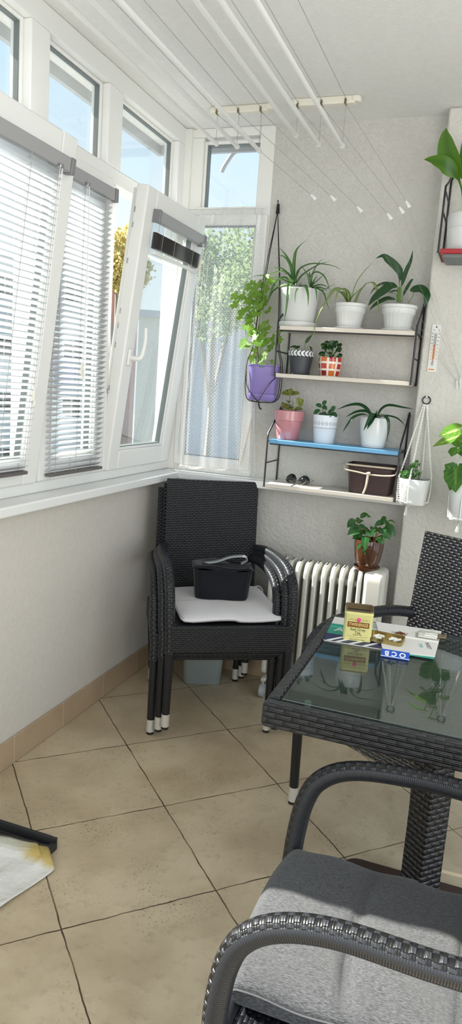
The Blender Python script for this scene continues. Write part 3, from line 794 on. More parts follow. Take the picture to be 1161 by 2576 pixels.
cm.v.append(Vector((1.224,-1.208,.4275))); cc = len(cm.v)-1
for k in range(64): cm.face((ring0[(k+1) % 64], ring0[k], cc))
cm.build('padding', M['melange'], gc, W=True, smooth=70)
pp_ = [cush(.012, v/64) for v in range(3, 30)]
sp_ = [Vector(cush(u/40, .0625*.0+.035)) + Vector((0,.001,.001)) for u in range(0, 41)]
pm = plain('dark_piping', (.075,.076,.082), .85)
for vv, sg_ in ((.455,-1), (.045,1)): MB().tube([Vector(cush(u/40, vv))+Vector((0,sg_*.001,.001)) for u in range(41)], .0018, 6).build('piping', pm, gc, W=True)

# white cushion and the cool bag on the stacked chairs
wc = thing('seat_cushion', 'flat white cloth cushion under the black bag on the stacked chairs', 'cushion', at_stack(.045,.06,.492), math.radians(33))
def cu2(u, v):
    hx, hy = .222, .235
    a = 2*PI*u; e = 16; ca, sa = math.cos(a), math.sin(a); d = (abs(ca)**e+abs(sa)**e)**(-1/e)
    x, y = ca*d*hx, sa*d*hy
    t = v*PI; rr = math.sin(t)**.32; z = .021*(-math.cos(t))
    fr = 1+.02*(1 if y < 0 else 0)
    return (x*rr*fr+.012, y*rr-.018+.01*(x/hx), .023+z+.003*math.sin(x*22+y*15)*math.sin(t)+(.006 if (x < 0 and y < 0) else 0)*rr)
MB().sheet(cu2, 64, 20).build('padding', M['whitecush'], wc, smooth=70)
MB().tube([Vector(cu2(u/64, .62))+Vector((0,0,.0008)) for u in range(64)], .0015, 5, closed=True).build('piping', M['whitecush'], wc)
MB().tube(catmull([(.19,.20,.03), (.235,.22,.035), (.25,.20,.02), (.235,.17,.015)], 12), .003, 6).build('tie', M['whitecush'], wc)
bp_ = at_stack(.052,.02,.538)
bg_ = thing('cool_bag', 'black cloth lunch bag with a grey carry handle on the white cushion', 'bag', bp_, math.radians(24))
mb = MB()
lv = [(.0,.98,.0), (.006,1.0,.002), (.05,1.02,.004), (.10,1.07,.004), (.135,1.10,.0)]
hx, hy = .118, .078
for z, s, w in lv:
    for k in range(40):
        a = 2*PI*k/40; e = 7; ca, sa = math.cos(a), math.sin(a); d = (abs(ca)**e+abs(sa)**e)**(-1/e)
        mb.v.append(Vector((ca*d*hx*s+.002*math.sin(k*1.7+z*40), sa*d*hy*s*(1 if sa < 0 else .98)+.0025*math.sin(k*1.1+z*50), z+.003*math.sin(k*.9)*(1 if z > .1 else 0))))
for i in range(len(lv)-1):
    for k in range(40): mb.face((i*40+k, i*40+(k+1) % 40, (i+1)*40+(k+1) % 40, (i+1)*40+k))
mb.face(list(range(40))[::-1])
mb.build('body', M['bag'], bg_, smooth=60)
mb = MB(); n = 12
def lid(u, v):
    x = (u-.5)*2*hx*1.14; y = (v-.5)*2*hy*1.14
    ed = max(abs(u-.5), abs(v-.5))*2
    return (x, y, .136+.010*math.cos(u*PI*2-1.5)*(v)-.022*max(0, ed-.9)*10*.25+.006*math.sin(u*9+v*4)+.006*(1-v))
MB().sheet(lid, 20, 14).build('lid_flap', M['bag'], bg_, solid=.004)
def pocket(u, v): return ((u-.5)*.20+.012, -.088+v*.075, .146+.004*math.sin(u*7+v*3)+.003*(1-v))
MB().sheet(pocket, 14, 8).build('top_panel', M['bagflap'], bg_, solid=.003)
def strap(u, v):
    P = [(-.085,-.01,.145), (-.03,-.02,.158), (.03,-.028,.183), (.085,-.03,.19), (.105,-.025,.175), (.078,-.02,.153)]
    q = catmull(P, 30)[int(round(u*30))]; return (q.x, q.y+(v-.5)*.026, q.z+(v-.5)*.004)
MB().sheet(strap, 30, 2).build('handle', M['silver'], bg_, solid=.0025)
sm = MB()
for x in (-.105, .10):
    sm.tube([(x*.99,-.0795,.005), (x*1.03,-.0855,.07), (x*1.09,-.092,.132)], .0018, 5)
sm.tube([(-.125,-.089,.128), (-.06,-.092,.125), (0,-.094,.122), (.06,-.092,.121), (.128,-.089,.128)], .0022, 5)
sm.build('seam', M['bag'], bg_)

# bucket under the stack
bk = thing('bucket', 'square grey-green plastic bucket on the floor under the stacked chairs', 'bucket', (.328,.755,0), math.radians(22))
prof = [(.0,.0),(.086,.0),(.092,.006),(.106,.24),(.113,.242),(.113,.262),(.108,.262),(.104,.246),(.09,.012),(0,.01)]
MB().lathe(prof, 48, sq=.55).build('body', M['bucket'], bk, smooth=50)
MB().tube(catmull([(-.115,-.02,.245), (-.10,-.10,.20), (-.04,-.135,.165), (.02,-.138,.158), (.075,-.12,.18), (.115,-.02,.245)], 30), .004, 8).build('handle', M['dark'], bk)

# ------------------------------------------------------------------ table
TX, TY = 1.515, -.535
tb = thing('glass_table', 'square black wicker table with a smoked glass top and one square post', 'table', (TX,TY,0))
hwT = .395; hdT = .385
def tring(mb, z0, z1, a, b):
    mb.box((-hwT,-hdT,z0), (hwT,-hdT+b,z1)); mb.box((-hwT,hdT-b,z0), (hwT,hdT,z1)); mb.box((-hwT,-hdT+b,z0), (-hwT+b,hdT-b,z1)); mb.box((hwT-b,-hdT+b,z0), (hwT,hdT-b,z1))
mb = MB(); tring(mb, .672, .735, 0, .036); mb.build('rim', M['weave_table'], tb, bevel=.012, seg=4)
MB().box((-hwT+.034,-hdT+.034,.690), (hwT-.034,hdT-.034,.716)).build('woven_panel', M['weave_table'], tb, bevel=.004)
MB().box((-hwT+.038,-hdT+.038,.7305), (hwT-.038,hdT-.038,.7365)).build('glass_plate', M['tableglass'], tb, bevel=.0015, smooth=0)
mb = MB()
for sx in (-1, 1):
    for sy in (-1, 1): mb.lathe([(0,.7165),(.008,.7165),(.0095,.72),(.008,.7295),(0,.7297)], 20, (sx*.30, sy*.315, 0))
mb.build('glass_pad', M['padclear'], tb)
pc = Matrix.Translation((0,-.03,0)) @ Matrix.Rotation(math.radians(47), 4, 'Z')
MB().box((-.039,-.039,.03), (.039,.039,.692), pc).build('post', M['weave_post'], tb, bevel=.006, seg=3)
MB().prism(rrect(-.235,-.245,.235,.165,.05), .008, .034).build('base_plate', M['woodbase'], tb, bevel=.005, seg=3)
mb = MB()
for sx in (-1, 1):
    for sy in (-.20, .12): mb.lathe([(0,0),(.016,0),(.016,.008),(0,.008)], 14, (sx*.19, sy, 0))
mb.build('foot', M['rubber'], tb)

# ------------------------------------------------------------------ oil radiator
rd = thing('oil_radiator', 'cream oil-filled radiator on small castors against the back wall', 'radiator', (.92,.79,0))
def fin_outline(d=.075, z0=.10, z1=.675):
    pts = []
    for a in range(0, 91, 18): pts.append((d-.045+.045*math.cos(math.radians(a)), z1-.055+.055*math.sin(math.radians(a))))
    for a in range(90, 181, 18): pts.append((-d+.045+.045*math.cos(math.radians(a)), z1-.055+.055*math.sin(math.radians(a))))
    for a in range(180, 271, 30): pts.append((-d+.03+.03*math.cos(math.radians(a)), z0+.03+.03*math.sin(math.radians(a))))
    for a in range(270, 361, 30): pts.append((d-.03+.03*math.cos(math.radians(a)), z0+.03+.03*math.sin(math.radians(a))))
    return pts
Mx = lambda x: Matrix(((0,0,1,x), (1,0,0,0), (0,1,0,0), (0,0,0,1)))
fins = [-.265+.0415*k for k in range(10)]
for x in fins:
    fo = MB().prism(fin_outline(), x-.0115, x+.0115, Mx(0))
    ff = fo.build('fin', M['rad'], rd, bevel=.007, seg=3)
    if x < .09: MB().box((x-.003,-.028,.6735), (x+.003,.028,.6762)).build('vent_slot', M['dark'], ff)
mb = MB()
for z in (.60, .15): mb.tube([(-.270,0,z), (.15,0,z)], .016, 14)
mb.build('oil_pipe', M['rad'], rd)
MB().prism(fin_outline(.078,.10,.688), .140, .160, Mx(0)).build('housing_flange', M['radbox'], rd, bevel=.006, seg=3)
MB().prism(fin_outline(.082,.085,.690), .166, .262, Mx(0)).build('control_housing', M['radbox'], rd, bevel=.020, seg=4)
MB().box((.262,-.03,.3), (.268,.03,.5)).build('grille', M['dark'], rd, bevel=.002)
for x in (-.255, .20):
    ax = MB().box((x-.012,-.10,.075), (x+.012,.10,.095)).build('wheel_bracket', M['capmetal'], rd, bevel=.004)
    for y in (-.095, .095):
        MB().tube([(x-.011,y,.032), (x+.011,y,.032)], .032, 20).tube([(x-.015,y,.032), (x+.015,y,.032)], .018, 16).tube([(x,y,.03), (x,y,.085)], .006, 8).build('wheel', M['greyprint'], ax, bevel=.004)

# ------------------------------------------------------------------ wire wall shelves
def shelf(label, x0, x1, za, zb, yw, yf, apex, bend, matA, matB, g='wire wall shelves', cross=None):
    s = thing('wall_shelf', label, 'shelf', ((x0+x1)/2, yw, zb if zb else za), 0, g)
    R = .0042
    low = (zb or za)-.014
    for x in (x0, x1):
        sx = 1 if x == x1 else -1
        path = [(x,yf,low), (x,yf,(low+bend)/2), (x,yf,bend-.012), (x,yf+.004,bend+.004), (x,(yf+yw)/2,(bend+apex)/2-.004), (x,yw-.012,apex-.006), (x,yw-.006,apex+.002), (x,yw-.0052,apex-.008), (x,yw-.0052,(apex+low)/2), (x,yw-.0052,low)]
        ld = MB().tube(path, R, 8, side=(1,0,0)).build('ladder_frame', M['blackwire'], s, W=True)
        mb = MB()
        for z in ([za-.008, (za+low)/2] if zb else [za-.012, za+.14, za+.22]): mb.tube([(x,yf,z), (x,yw-.005,z)], R*.85, 8)
        mb.build('cross_bar', M['blackwire'], ld, W=True)
        MB().tube([(x,yf,low), (x,yf,low-.002)], R*1.6, 8).tube([(x,yw-.004,apex-.01), (x,yw,apex-.01)], .008, 10).build('end_clip', M['blackwire'], ld, W=True)
    MB().box((x0+.006,yf+.004,za-.018), (x1-.006,yw-.012,za)).build('board', M[matA], s, W=True, bevel=.002)
    MB().box((x0+.008,yf+.012,za-.024), (x1-.008,yf+.022,za-.0178)).build('board_rail', M['blackwire'], s, W=True) if zb else MB().box((x0+.02,yf+.02,za-.030), (x1-.02,yw-.02,za-.0178)).build('board_rail', M['greyunder'], s, W=True)
    if zb: MB().box((x0+.006,yf+.004,zb-.018), (x1-.006,yw-.012,zb)).build('board', M[matB], s, W=True, bevel=.002)
    return s
SUz, SUb = 1.742, 1.532; SLz, SLb = 1.232, 1.027
shelf('black wire shelf with two beige boards, upper one on the back wall', .590, 1.197, SUz, SUb, YB, .722, 1.885, 1.762, 'board', 'board')
shelf('black wire shelf with a blue upper board over a beige board, the lower of two', .584, 1.184, SLz, SLb, YB, .722, 1.395, 1.255, 'blueboard', 'board')
shelf('black wire shelf with a red board high on the right-hand wall', 1.257, 1.80, 2.055, None, YP, .622, 2.385, 2.285, 'redboard', None)

# ------------------------------------------------------------------ ceiling clothes airers
def airer(label, x0, x1, yb, rods, knobs, hook, ext=2.6):
    a = thing('ceiling_clothes_airer', label, 'clothes airer', ((x0+x1)/2, yb, H), 0, 'ceiling clothes airers')
    bar = MB().box((x0,yb-.02,H-.030), (x1,yb+.02,H))
    bar.lathe([(0,H-.024),(.024,H-.024),(.024,H),(0,H)], 20, (x0,yb,0)).lathe([(0,H-.024),(.024,H-.024),(.024,H),(0,H)], 20, (x1,yb,0))
    bar.build('pulley_bar', M['ivory'], a, W=True, bevel=.006, seg=3)
    for k, (x, z) in enumerate(rods):
        MB().box((x-.004,yb-.0215,H-.031), (x+.004,yb+.006,H-.012)).build('pulley_slot', M['brass'], a, W=True)
        rod = MB().tube([(x,yb-ext,z), (x,yb-.004,z)], .0085, 12).tube([(x,yb-.012,z), (x,yb+.006,z)], .0105, 12)
        rod.build('rod', M['white_rod'], a, W=True)
        c = MB().tube([(x,yb-.004,z+.008), (x,yb-.004,H-.03)], .0011, 5).tube([(x,yb-ext+.1,z), (x,yb-ext+.1,H-.02)], .0011, 5)
        c.tube([(x+.008,yb-.016,H-.024), (x+.008,yb-ext+.1,H-.024)], .0011, 5)
        kp = knobs[k]
        c.tube([(x,yb-.016,H-.03), kp], .0011, 5).tube([kp, hook[0], hook[1]], .0004, 5)
        c.build('cord', M['greycord'], a, W=True)
        d = (Vector(kp)-Vector((x,yb,H))).normalized()
        MB().tube([Vector(kp)-d*.016, Vector(kp), Vector(kp)+d*.016], [.004,.0072,.0088], 12).build('cord_knob', M['pvc'], a, W=True)
    return a
hk = [atY(1148,960,YP-.012), atY(1149,978,YP-.012)]
hk2 = [atY(1157,955,YP-.012), atY(1158,975,YP-.012)]
Yk = .66
airer('white ceiling airer of three rods nearer the window wall', .232, .479, .70, [(.246,2.508),(.346,2.492),(.448,2.472)], [tuple(atY(788,496,.74)), tuple(atY(837,499,.74)), tuple(atY(904,527,.74))], [tuple(hk[0]), tuple(hk[1])])
airer('white ceiling airer of three rods farther from the windows', .609, .858, .672, [(.618,2.515),(.720,2.475),(.820,2.466)], [tuple(atY(979,545,.74)), tuple(atY(1009,529,.74)), tuple(atY(1025,514,.74))], [tuple(hk2[0]), tuple(hk2[1])])
for k, h in enumerate((hk, hk2)):
    o = MB().tube([h[0]+Vector((0,.012,.004)), h[0]+Vector((0,-.004,.004)), h[1]+Vector((0,-.006,0))], .0024, 8).build('cord_hook', M['pvc'])
    tag(o, ('small white cord hook on the right wall, left one of two', 'small white cord hook on the right wall, right one of two at the picture edge')[k], 'hook', 'cord hooks on the right wall')

# ------------------------------------------------------------------ floor items
dp = thing('dustpan', 'black plastic dustpan lying on the tiles at the left edge', 'dustpan', (.30,-.72,0))
mb = MB()
A, B, C_, D = atZ(143,2104,.03), atZ(104,2148,.012), Vector((-.02,-.80,0)), Vector((.0,-.675,0))
Lx = Vector((1,.0,0))
pr = [(-.692,.0),(-.690,.034),(-.698,.040),(-.704,.036),(-.712,.012),(-.77,.006),(-.785,.003),(-.785,.0)]
b = 0
for x in (.10, .16, .34, .415, .433):
    for (y, z) in pr:
        k = (x-.433)/.333; mb.v.append(Vector((x, y+.0*(k), z*(1 if x < .43 else .96))))
m = len(pr)
for i in range(4):
    for k in range(m): mb.face((i*m+k, i*m+(k+1) % m, (i+1)*m+(k+1) % m, (i+1)*m+k))
mb.face(list(range(m))); mb.face([4*m+k for k in range(m)][::-1])
mb.build('tray', M['pan'], dp, W=True, bevel=.004, seg=3)
MB().prism([(.433,-.692),(.441,-.70),(.439,-.742),(.424,-.742),(.418,-.70)], .0, .026).build('side_wall', M['pan'], dp, W=True, bevel=.005, seg=3)
rg = thing('cleaning_cloth', 'white cloth with a yellow stain half on the black dustpan', 'cloth', (.36,-.80,0))
c0, c1, c2, c3 = Vector((.432,-.738,.034)), Vector((.492,-.79,.006)), Vector((.40,-1.10,.004)), Vector((.10,-.78,.03))
c4_ = Vector((.12,-1.12,.004))
def rag(u, v):
    top = c3.lerp(c0, u) if u < .8 else c3.lerp(c0, .8).lerp(c0, (u-.8)/.2)
    bot = c4_.lerp(Vector((.497,-.995,.004)), u) 
    right = c0.lerp(c1, min(1, v/.22)) if v < .22 else c1.lerp(Vector((.425,-1.09,.004)), (v-.22)/.78)
    left = c3.lerp(c4_, v)
    p = left.lerp(right, u)
    z = .006+.024*math.exp(-((v-.04)/.14)**2)*(1 if u < .9 else .7)+.006*abs(math.sin(u*5+v*4+.5))*math.exp(-v*1.5)+.003*math.sin(u*14+v*9)
    return (p.x, p.y, max(.004, z)+.001)
MB().sheet(rag, 44, 44).build('cloth', M['stain'], rg, W=True, solid=.002)
def rag2(u, v):
    p = Vector(rag(u, v*.16)); return (p.x+.002, p.y+.004, p.z+.006-.004*v)
MB().sheet(rag2, 30, 6).build('clear_edge', M['clear'], rg, W=True, solid=.001)
tc_ = atZ(1168,1918,.0)
t = thing('plant_saucer', 'terracotta saucer on the floor at the right edge behind the table post', 'saucer', (tc_.x+.06,tc_.y,0))
MB().lathe([(0,0),(.06,0),(.075,.028),(.07,.03),(.056,.006),(0,.006)], 32).build('dish', M['terracotta'], t)
wx = atX(376,1522,.0)
o = MB().tube([(0,wx.y,wx.z+.01), (.02,wx.y+.004,wx.z+.008)], .0035, 8).tube([(0,wx.y+.01,wx.z-.02), (.018,wx.y+.012,wx.z-.022)], .0035, 8).box((-.001,wx.y-.005,wx.z-.03), (.004,wx.y+.02,wx.z+.02)).build('wall_wire_stub', M['metal'])
tag(o, 'small grey wire ends sticking out of the wall beside the stacked chairs', 'wire')

# ------------------------------------------------------------------ pots and plants
def pot(t, prof, mat, n=40, **kw): return MB().lathe(prof, n, **kw).build('pot', M[mat], t, smooth=45)
def open_pot(r0, r1, h, th=.004, rim=0., rimh=.0, foot=0.):
    p = [(0,0), (r0-.003,0), (r0,.003)]
    if rim: p += [(r0+(r1-r0)*((h-rimh)/h), h-rimh-.001), (r1+rim, h-rimh+.001), (r1+rim, h-.002), (r1+rim-.002, h)]
    else: p += [(r0+(r1-r0)*.5+.002, h*.5), (r1, h-.002), (r1-.001, h)]
    p += [(r1-th, h-.001), (r1-th-.001, h-.018), (r0, .01), (0, .008)]
    return p
def soil(t, r, z, sq=0., rot=0.):
    MB().lathe([(r,z-.004),(r,z),(r*.6,z+.003),(0,z+.004)], 24, sq=sq, rot=rot).build('soil', M['soil'], t)
def saucer(t, r, h=.014, mat='potwhite', **kw):
    MB().lathe([(0,0),(r*.86,0),(r,h-.002),(r,h),(r-.004,h),(r*.84,.005),(0,.005)], 36, **kw).build('saucer', M[mat], t, smooth=45)
Q1 = crop(570,580,.24978); Q2 = crop(820,620,.24978); Q3 = crop(570,680,.13587); Q4 = crop(680,840,.3273); Q5 = crop(840,1270,.15504); Q6 = crop(980,980,.1559); Q7 = crop(1040,280,.16307)

def DY(dy, t): return dy*min(1, t*2.6) if dy < -.065 else dy*t
# aloe in the big pot
al = thing('potted_aloe', 'spiky aloe in the largest white pot, left end of the top shelf board', 'potted plant', (.652,.825,SUz), 0, 'potted plants on the shelf boards')
saucer(al, .092, .022)
pot(al, [(0,.012),(.068,.012),(.071,.016),(.084,.135),(.086,.138),(.088,.162),(.090,.165),(.090,.170),(.086,.170),(.083,.150),(.07,.02),(0,.02)], 'potwhite', 44)
soil(al, .082, .150)
S = MB()
def L1(pts, w, y, dy=0., fold=.3, **kw):
    m = len(pts); S.leaf([Q1(px, py, y+DY(dy, i/(m-1))) for i, (px, py) in enumerate(pts)], w, fold=fold, **kw)
y0 = .82
for pts, w, dy in [
    ([(680,520),(672,400),(690,230),(740,150),(812,92)], .015, .02), ([(670,520),(650,380),(600,260),(515,155)], .014, .04),
    ([(672,525),(640,360),(560,255),(482,290)], .012, -.02), ([(690,520),(720,400),(820,340),(940,335),(1080,360),(1160,405)], .013, -.05),
    ([(700,530),(760,450),(860,380),(960,330),(1045,310)], .012, .04), ([(690,530),(600,420),(520,415),(400,450),(300,455),(236,478)], .013, -.03),
    ([(690,540),(620,520),(520,475),(430,470)], .012, -.05), ([(640,530),(600,480),(540,485),(470,560),(430,660),(395,750)], .017, -.06),
    ([(610,545),(540,560),(470,610),(430,680),(415,730)], .016, .03), ([(660,545),(630,540),(615,640),(600,780),(575,940)], .014, -.098),
    ([(670,530),(640,470),(570,390),(480,375),(415,410)], .011, -.07), ([(700,545),(640,535),(560,545),(500,550)], .011, .05),
    ([(740,555),(790,560),(815,640),(818,770)], .014, -.10), ([(745,535),(715,580),(690,640),(685,740)], .008, -.098),
    ([(845,570),(850,480),(890,380),(930,320),(980,280)], .010, .0), ([(845,570),(820,470),(780,400),(745,360)], .012, -.03),
    ([(850,560),(835,470),(830,410)], .012, .02), ([(850,570),(880,530),(950,470),(1015,400)], .008, .0),
    ([(850,565),(880,500),(915,445)], .007, .03), ([(850,440),(900,415),(970,450),(1010,520),(1035,600)], .009, -.05),
    ([(855,560),(880,560),(900,620),(905,710)], .009, -.075), ([(855,575),(930,570),(1000,590),(1035,560),(1100,535)], .008, .03),
    ([(860,575),(930,590),(980,640),(1005,730),(1042,815)], .008, -.05), ([(860,570),(930,545),(1000,560),(1050,610)], .008, .04), ([(860,560),(900,580),(960,600),(1030,605)], .008, -.03),
    ([(690,535),(700,470),(730,400),(760,345)], .014, -.02), ([(680,540),(660,480),(610,440),(560,425)], .012, -.01)]:
    L1(pts, w*1.15, y0, dy, thick=.004, n=12)
S.build('foliage', M['L_aloe'], al, W=True)
tm = MB()   # pale teeth along the larger leaves
for pts, dy in [([(690,520),(720,400),(820,340),(940,335),(1080,360)], -.05), ([(690,530),(600,420),(520,415),(400,450)], -.03), ([(690,540),(620,520),(520,475),(430,470)], -.05), ([(672,400),(690,230),(740,150)], .02)]:
    P = catmull([Q1(px, py, y0+dy*(i/(len(pts)-1))) for i, (px, py) in enumerate(pts)], 26)
    for i in range(2, 25):
        T = (P[i+1]-P[i-1]).normalized(); sd = T.cross(Vector((0,-.5,.85))).normalized()
        for s in (-1, 1):
            a = P[i]+sd*s*.0065; tm.tube([a, a+sd*s*.0028+T*.001], [.0008,.0002], 4)
tm.build('leaf_teeth', M['stem_p'], al, W=True)
al.children[-1]['kind'] = 'stuff'

# spider plant
def fluted(a, r, z):
    return r*(1+(.018*math.cos(a*22) if .012 < z < .072 else 0))
def ribbed_pot(t, R):
    saucer(t, R*.92, .012)
    pot(t, [(0,.010),(R*.70,.010),(R*.74,.015),(R*.86,.070),(R*.95,.076),(R*.97,.098),(R*1.03,.100),(R*1.04,.112),(R*.99,.113),(R*.92,.098),(R*.7,.02),(0,.02)], 'potwhite', 88, rmod=fluted)
    soil(t, R*.91, .100)
sp = thing('potted_spider_plant', 'yellow-striped spider plant in the middle white ribbed pot on the top board', 'potted plant', (.888,.825,SUz), 0, 'potted plants on the shelf boards')
ribbed_pot(sp, .0715)
S = MB()
for pts, w, dy in [([(205,560),(170,440),(100,425),(40,490),(0,560),(-60,640),(-115,800),(-122,960)], .014, -.10), ([(215,560),(190,450),(130,440),(95,530),(92,640)], .010, -.09), ([(225,560),(205,450),(150,430),(70,440),(-20,500)], .011, -.02),
    ([(235,560),(262,510),(330,440),(420,370)], .010, -.03), ([(290,565),(330,470),(400,380),(435,360)], .013, -.02), ([(420,370),(470,370),(505,430),(520,560),(525,680)], .014, -.06),
    ([(240,555),(300,370),(390,240),(440,190),(490,135)], .005, .03), ([(230,560),(225,480),(190,430),(150,420)], .016, .02), ([(215,560),(175,480),(140,440)], .016, .0), ([(225,560),(215,470),(180,435)], .015, -.03), ([(220,560),(150,470),(60,430),(20,460)], .009, .04)]:
    m = len(pts); S.leaf([Q2(px, py, .82+DY(dy, i/(m-1))) for i, (px, py) in enumerate(pts)], w, fold=.35, n=14, face=(.1,-.6,.75))
S.build('foliage', M['L_spider'], sp, W=True)

# peace lily
pl_ = thing('potted_peace_lily', 'dark broad-leaved lily in the right-hand white ribbed pot on the top board', 'potted plant', (1.101,.825,SUz), 0, 'potted plants on the shelf boards')
ribbed_pot(pl_, .0755)
S = MB(); st = MB()
def L2(stem, pts, w, dy, face=(0,-.85,.4), shape='lance', fold=.2):
    m = len(pts); S.leaf([Q2(px, py, .82+dy*(.3+.7*i/(m-1))) for i, (px, py) in enumerate(pts)], w, shape, face, fold, 12)
    if stem: st.tube(catmull([Q2(px, py, .82+dy*.3*(i/max(1, len(stem)-1))) for i, (px, py) in enumerate(stem)], 8), .0017, 6)
L2([(735,560),(745,450),(735,360)], [(735,365),(748,270),(690,190),(620,130),(570,95),(495,122)], .034, -.02, (-.35,-.8,.4))
L2([(750,560),(752,450),(755,400)], [(755,410),(775,330),(810,230),(850,140),(872,35)], .019, .04, (.2,-.9,.1))
L2([(760,560),(770,500)], [(770,500),(800,430),(850,350),(876,325)], .016, .03, (.7,-.5,.3))
L2([(820,570),(865,510),(882,455)], [(838,440),(900,432),(965,440),(1010,500),(985,612)], .050, -.03, (.4,-.7,.5))
L2([(725,560),(722,430),(680,385)], [(715,400),(650,400),(580,450),(490,520),(420,600)], .052, -.08, (-.3,-.8,.45))
L2([(720,420)], [(720,405),(640,380),(560,380),(490,420),(435,488)], .028, .04, (-.2,-.6,.8))
L2([(715,560),(700,480),(640,465)], [(700,535),(620,525),(560,550),(490,590),(432,645)], .030, -.05, (-.2,-.7,.6))
L2([(720,480)], [(735,450),(680,450),(620,468)], .018, .0, (0,-.5,.8))
for a in ((715,560),(728,560),(745,560)): st.tube([Q2(a[0],a[1],.82), Q2(a[0]+8,a[1]-150,.82)], [.004,.0028], 7)
S.build('foliage', M['L_lily'], pl_, W=True); st.build('stems', M['stem_g'], pl_, W=True)

# charcoal pot with a white leaf band
gp = thing('potted_cutting', 'small seedling in the charcoal pot with a white leaf-pattern band', 'potted plant', (.682,.825,SUb), 0, 'potted plants on the shelf boards')
pot(gp, [(0,0),(.043,0),(.045,.003),(.0455,.012),(.044,.013),(.0545,.082),(.059,.084),(.061,.108),(.058,.109),(.053,.10),(.044,.01),(0,.01)], 'greypot')
soil(gp, .052, .096)
mb = MB()
for k in range(21):
    for sgn in (-1, 1):
        a = 2*PI*k/21; bse = len(mb.v); m = 12
        for i in range(m):
            q = 2*PI*i/m; lx, ly = .0112*math.cos(q), .0046*math.sin(q)*(1-.35*math.cos(q))
            rx = lx*math.cos(.65*sgn)-ly*math.sin(.65*sgn); ry = lx*math.sin(.65*sgn)+ly*math.cos(.65*sgn)
            z = .0960+sgn*.0062+ry; R = .0590+(z-.084)/.024*.002+.0008; aa = a+rx/R
            mb.v.append(Vector((R*math.cos(aa), R*math.sin(aa), z)))
        mb.face([bse+i for i in range(m)])
lp = mb.build('leaf_pattern', M['whiteink'], gp)
S = MB(); st = MB()
S.leaf([Q4(205,118,.80), Q4(180,100,.80), Q4(145,105,.80)], .022, 'oval', (0,-.5,.8)); S.leaf([Q4(200,118,.82), Q4(215,100,.82), Q4(190,95,.83)], .016, 'oval')
S.leaf([Q4(265,75,.81), Q4(290,40,.81), Q4(322,5,.81)], .016, 'lance', (0,-.8,.3)); S.leaf([Q4(300,95,.81), Q4(312,115,.80), Q4(313,135,.79)], .010, 'lance')
st.tube(catmull([Q4(258,125,.81), Q4(265,100,.81), Q4(265,75,.81), Q4(290,40,.81), Q4(330,-10,.81)], 14), .0013, 5); st.tube(catmull([Q4(290,130,.81), Q4(282,100,.81), Q4(300,95,.81)], 8), .0011, 5); st.tube([Q4(215,118,.81), Q4(210,128,.81)], .0012, 5)
S.build('foliage', M['L_pep'], gp, W=True); st.build('stems', M['stem_g'], gp, W=True)

# checked pot with a peperomia
ck = thing('potted_peperomia', 'round-leaved plant in the red and orange checked pot', 'potted plant', (.820,.825,SUb), 0, 'potted plants on the shelf boards')
pot(ck, [(0,0),(.041,0),(.043,.003),(.050,.045),(.053,.075),(.052,.086),(.050,.087),(.049,.08),(.042,.01),(0,.01)], 'checks', 48)
soil(ck, .048, .076)
S = MB(); st = MB(); rnd = random.Random(4); base = Q4(462,175,.82)
for (px, py, dy) in [(410,105,-.02),(430,85,.02),(470,75,.02),(505,85,.0),(525,105,-.01),(420,130,-.035),(445,150,-.045),(480,115,-.05),(500,140,-.04),(515,170,-.04),(465,170,-.05),(455,110,-.03),(490,95,-.03),(410,160,-.02),(440,95,-.015),(520,130,.02)]:
    c = Q4(px, py, .82+dy); d = (c-base); d.y *= .6; dn = d.normalized()
    S.leaf([c-dn*.006, c+dn*.008+Vector((0,-.002,0)), c+dn*.024+Vector((0,-.006,-.008))], .031, 'oval', (d.x*3,-.75,.55), .18, 8); st.tube([base, c-dn*.006], .0011, 5)
S.build('foliage', M['L_pep'], ck, W=True); st.build('stems', M['stem_g'], ck, W=True)

# pink pot
pk = thing('potted_mint', 'bushy bronze-green herb in the pink glazed pot', 'potted plant', (.648,.825,SLz), 0, 'potted plants on the shelf boards')
pot(pk, [(0,0),(.048,0),(.052,.004),(.0635,.088),(.0685,.090),(.0715,.132),(.0705,.135),(.067,.135),(.064,.12),(.05,.01),(0,.01)], 'pink')
soil(pk, .064, .122)
S = MB(); st = MB()
for (x0, y0_, x1, y1, dy, w) in [(145,470,85,455,-.01,.028),(150,470,120,430,.02,.024),(152,465,160,420,0,.020),(155,470,225,460,-.01,.026),(155,465,190,445,.02,.022),(135,540,85,575,-.02,.030),(140,530,120,512,-.03,.024),(150,560,175,540,-.04,.022),(230,560,210,487,-.01,.026),(232,560,243,500,.01,.022),(240,575,195,580,-.03,.024),(160,575,120,580,-.045,.026),(150,560,170,590,-.05,.022),(180,585,250,580,.02,.022)]:
    a, b = Q4(x0, y0_, .82), Q4(x1, y1, .82+dy); S.leaf([a, a.lerp(b, .55)+Vector((0,-.006,.004)), b], w*1.1, 'oval', (0,-.65,.7), .2, 8)
st.tube(catmull([Q4(140,585,.82), Q4(143,520,.82), Q4(150,465,.82)], 10), .0022, 6); st.tube(catmull([Q4(235,585,.82), Q4(236,570,.82), Q4(232,555,.82)], 6), .002, 6); st.tube([Q4(150,515,.82), Q4(175,525,.81)], .0013, 5)
S.build('foliage', M['L_mint'], pk, W=True); st.build('stems', M['stem_g'], pk, W=True)

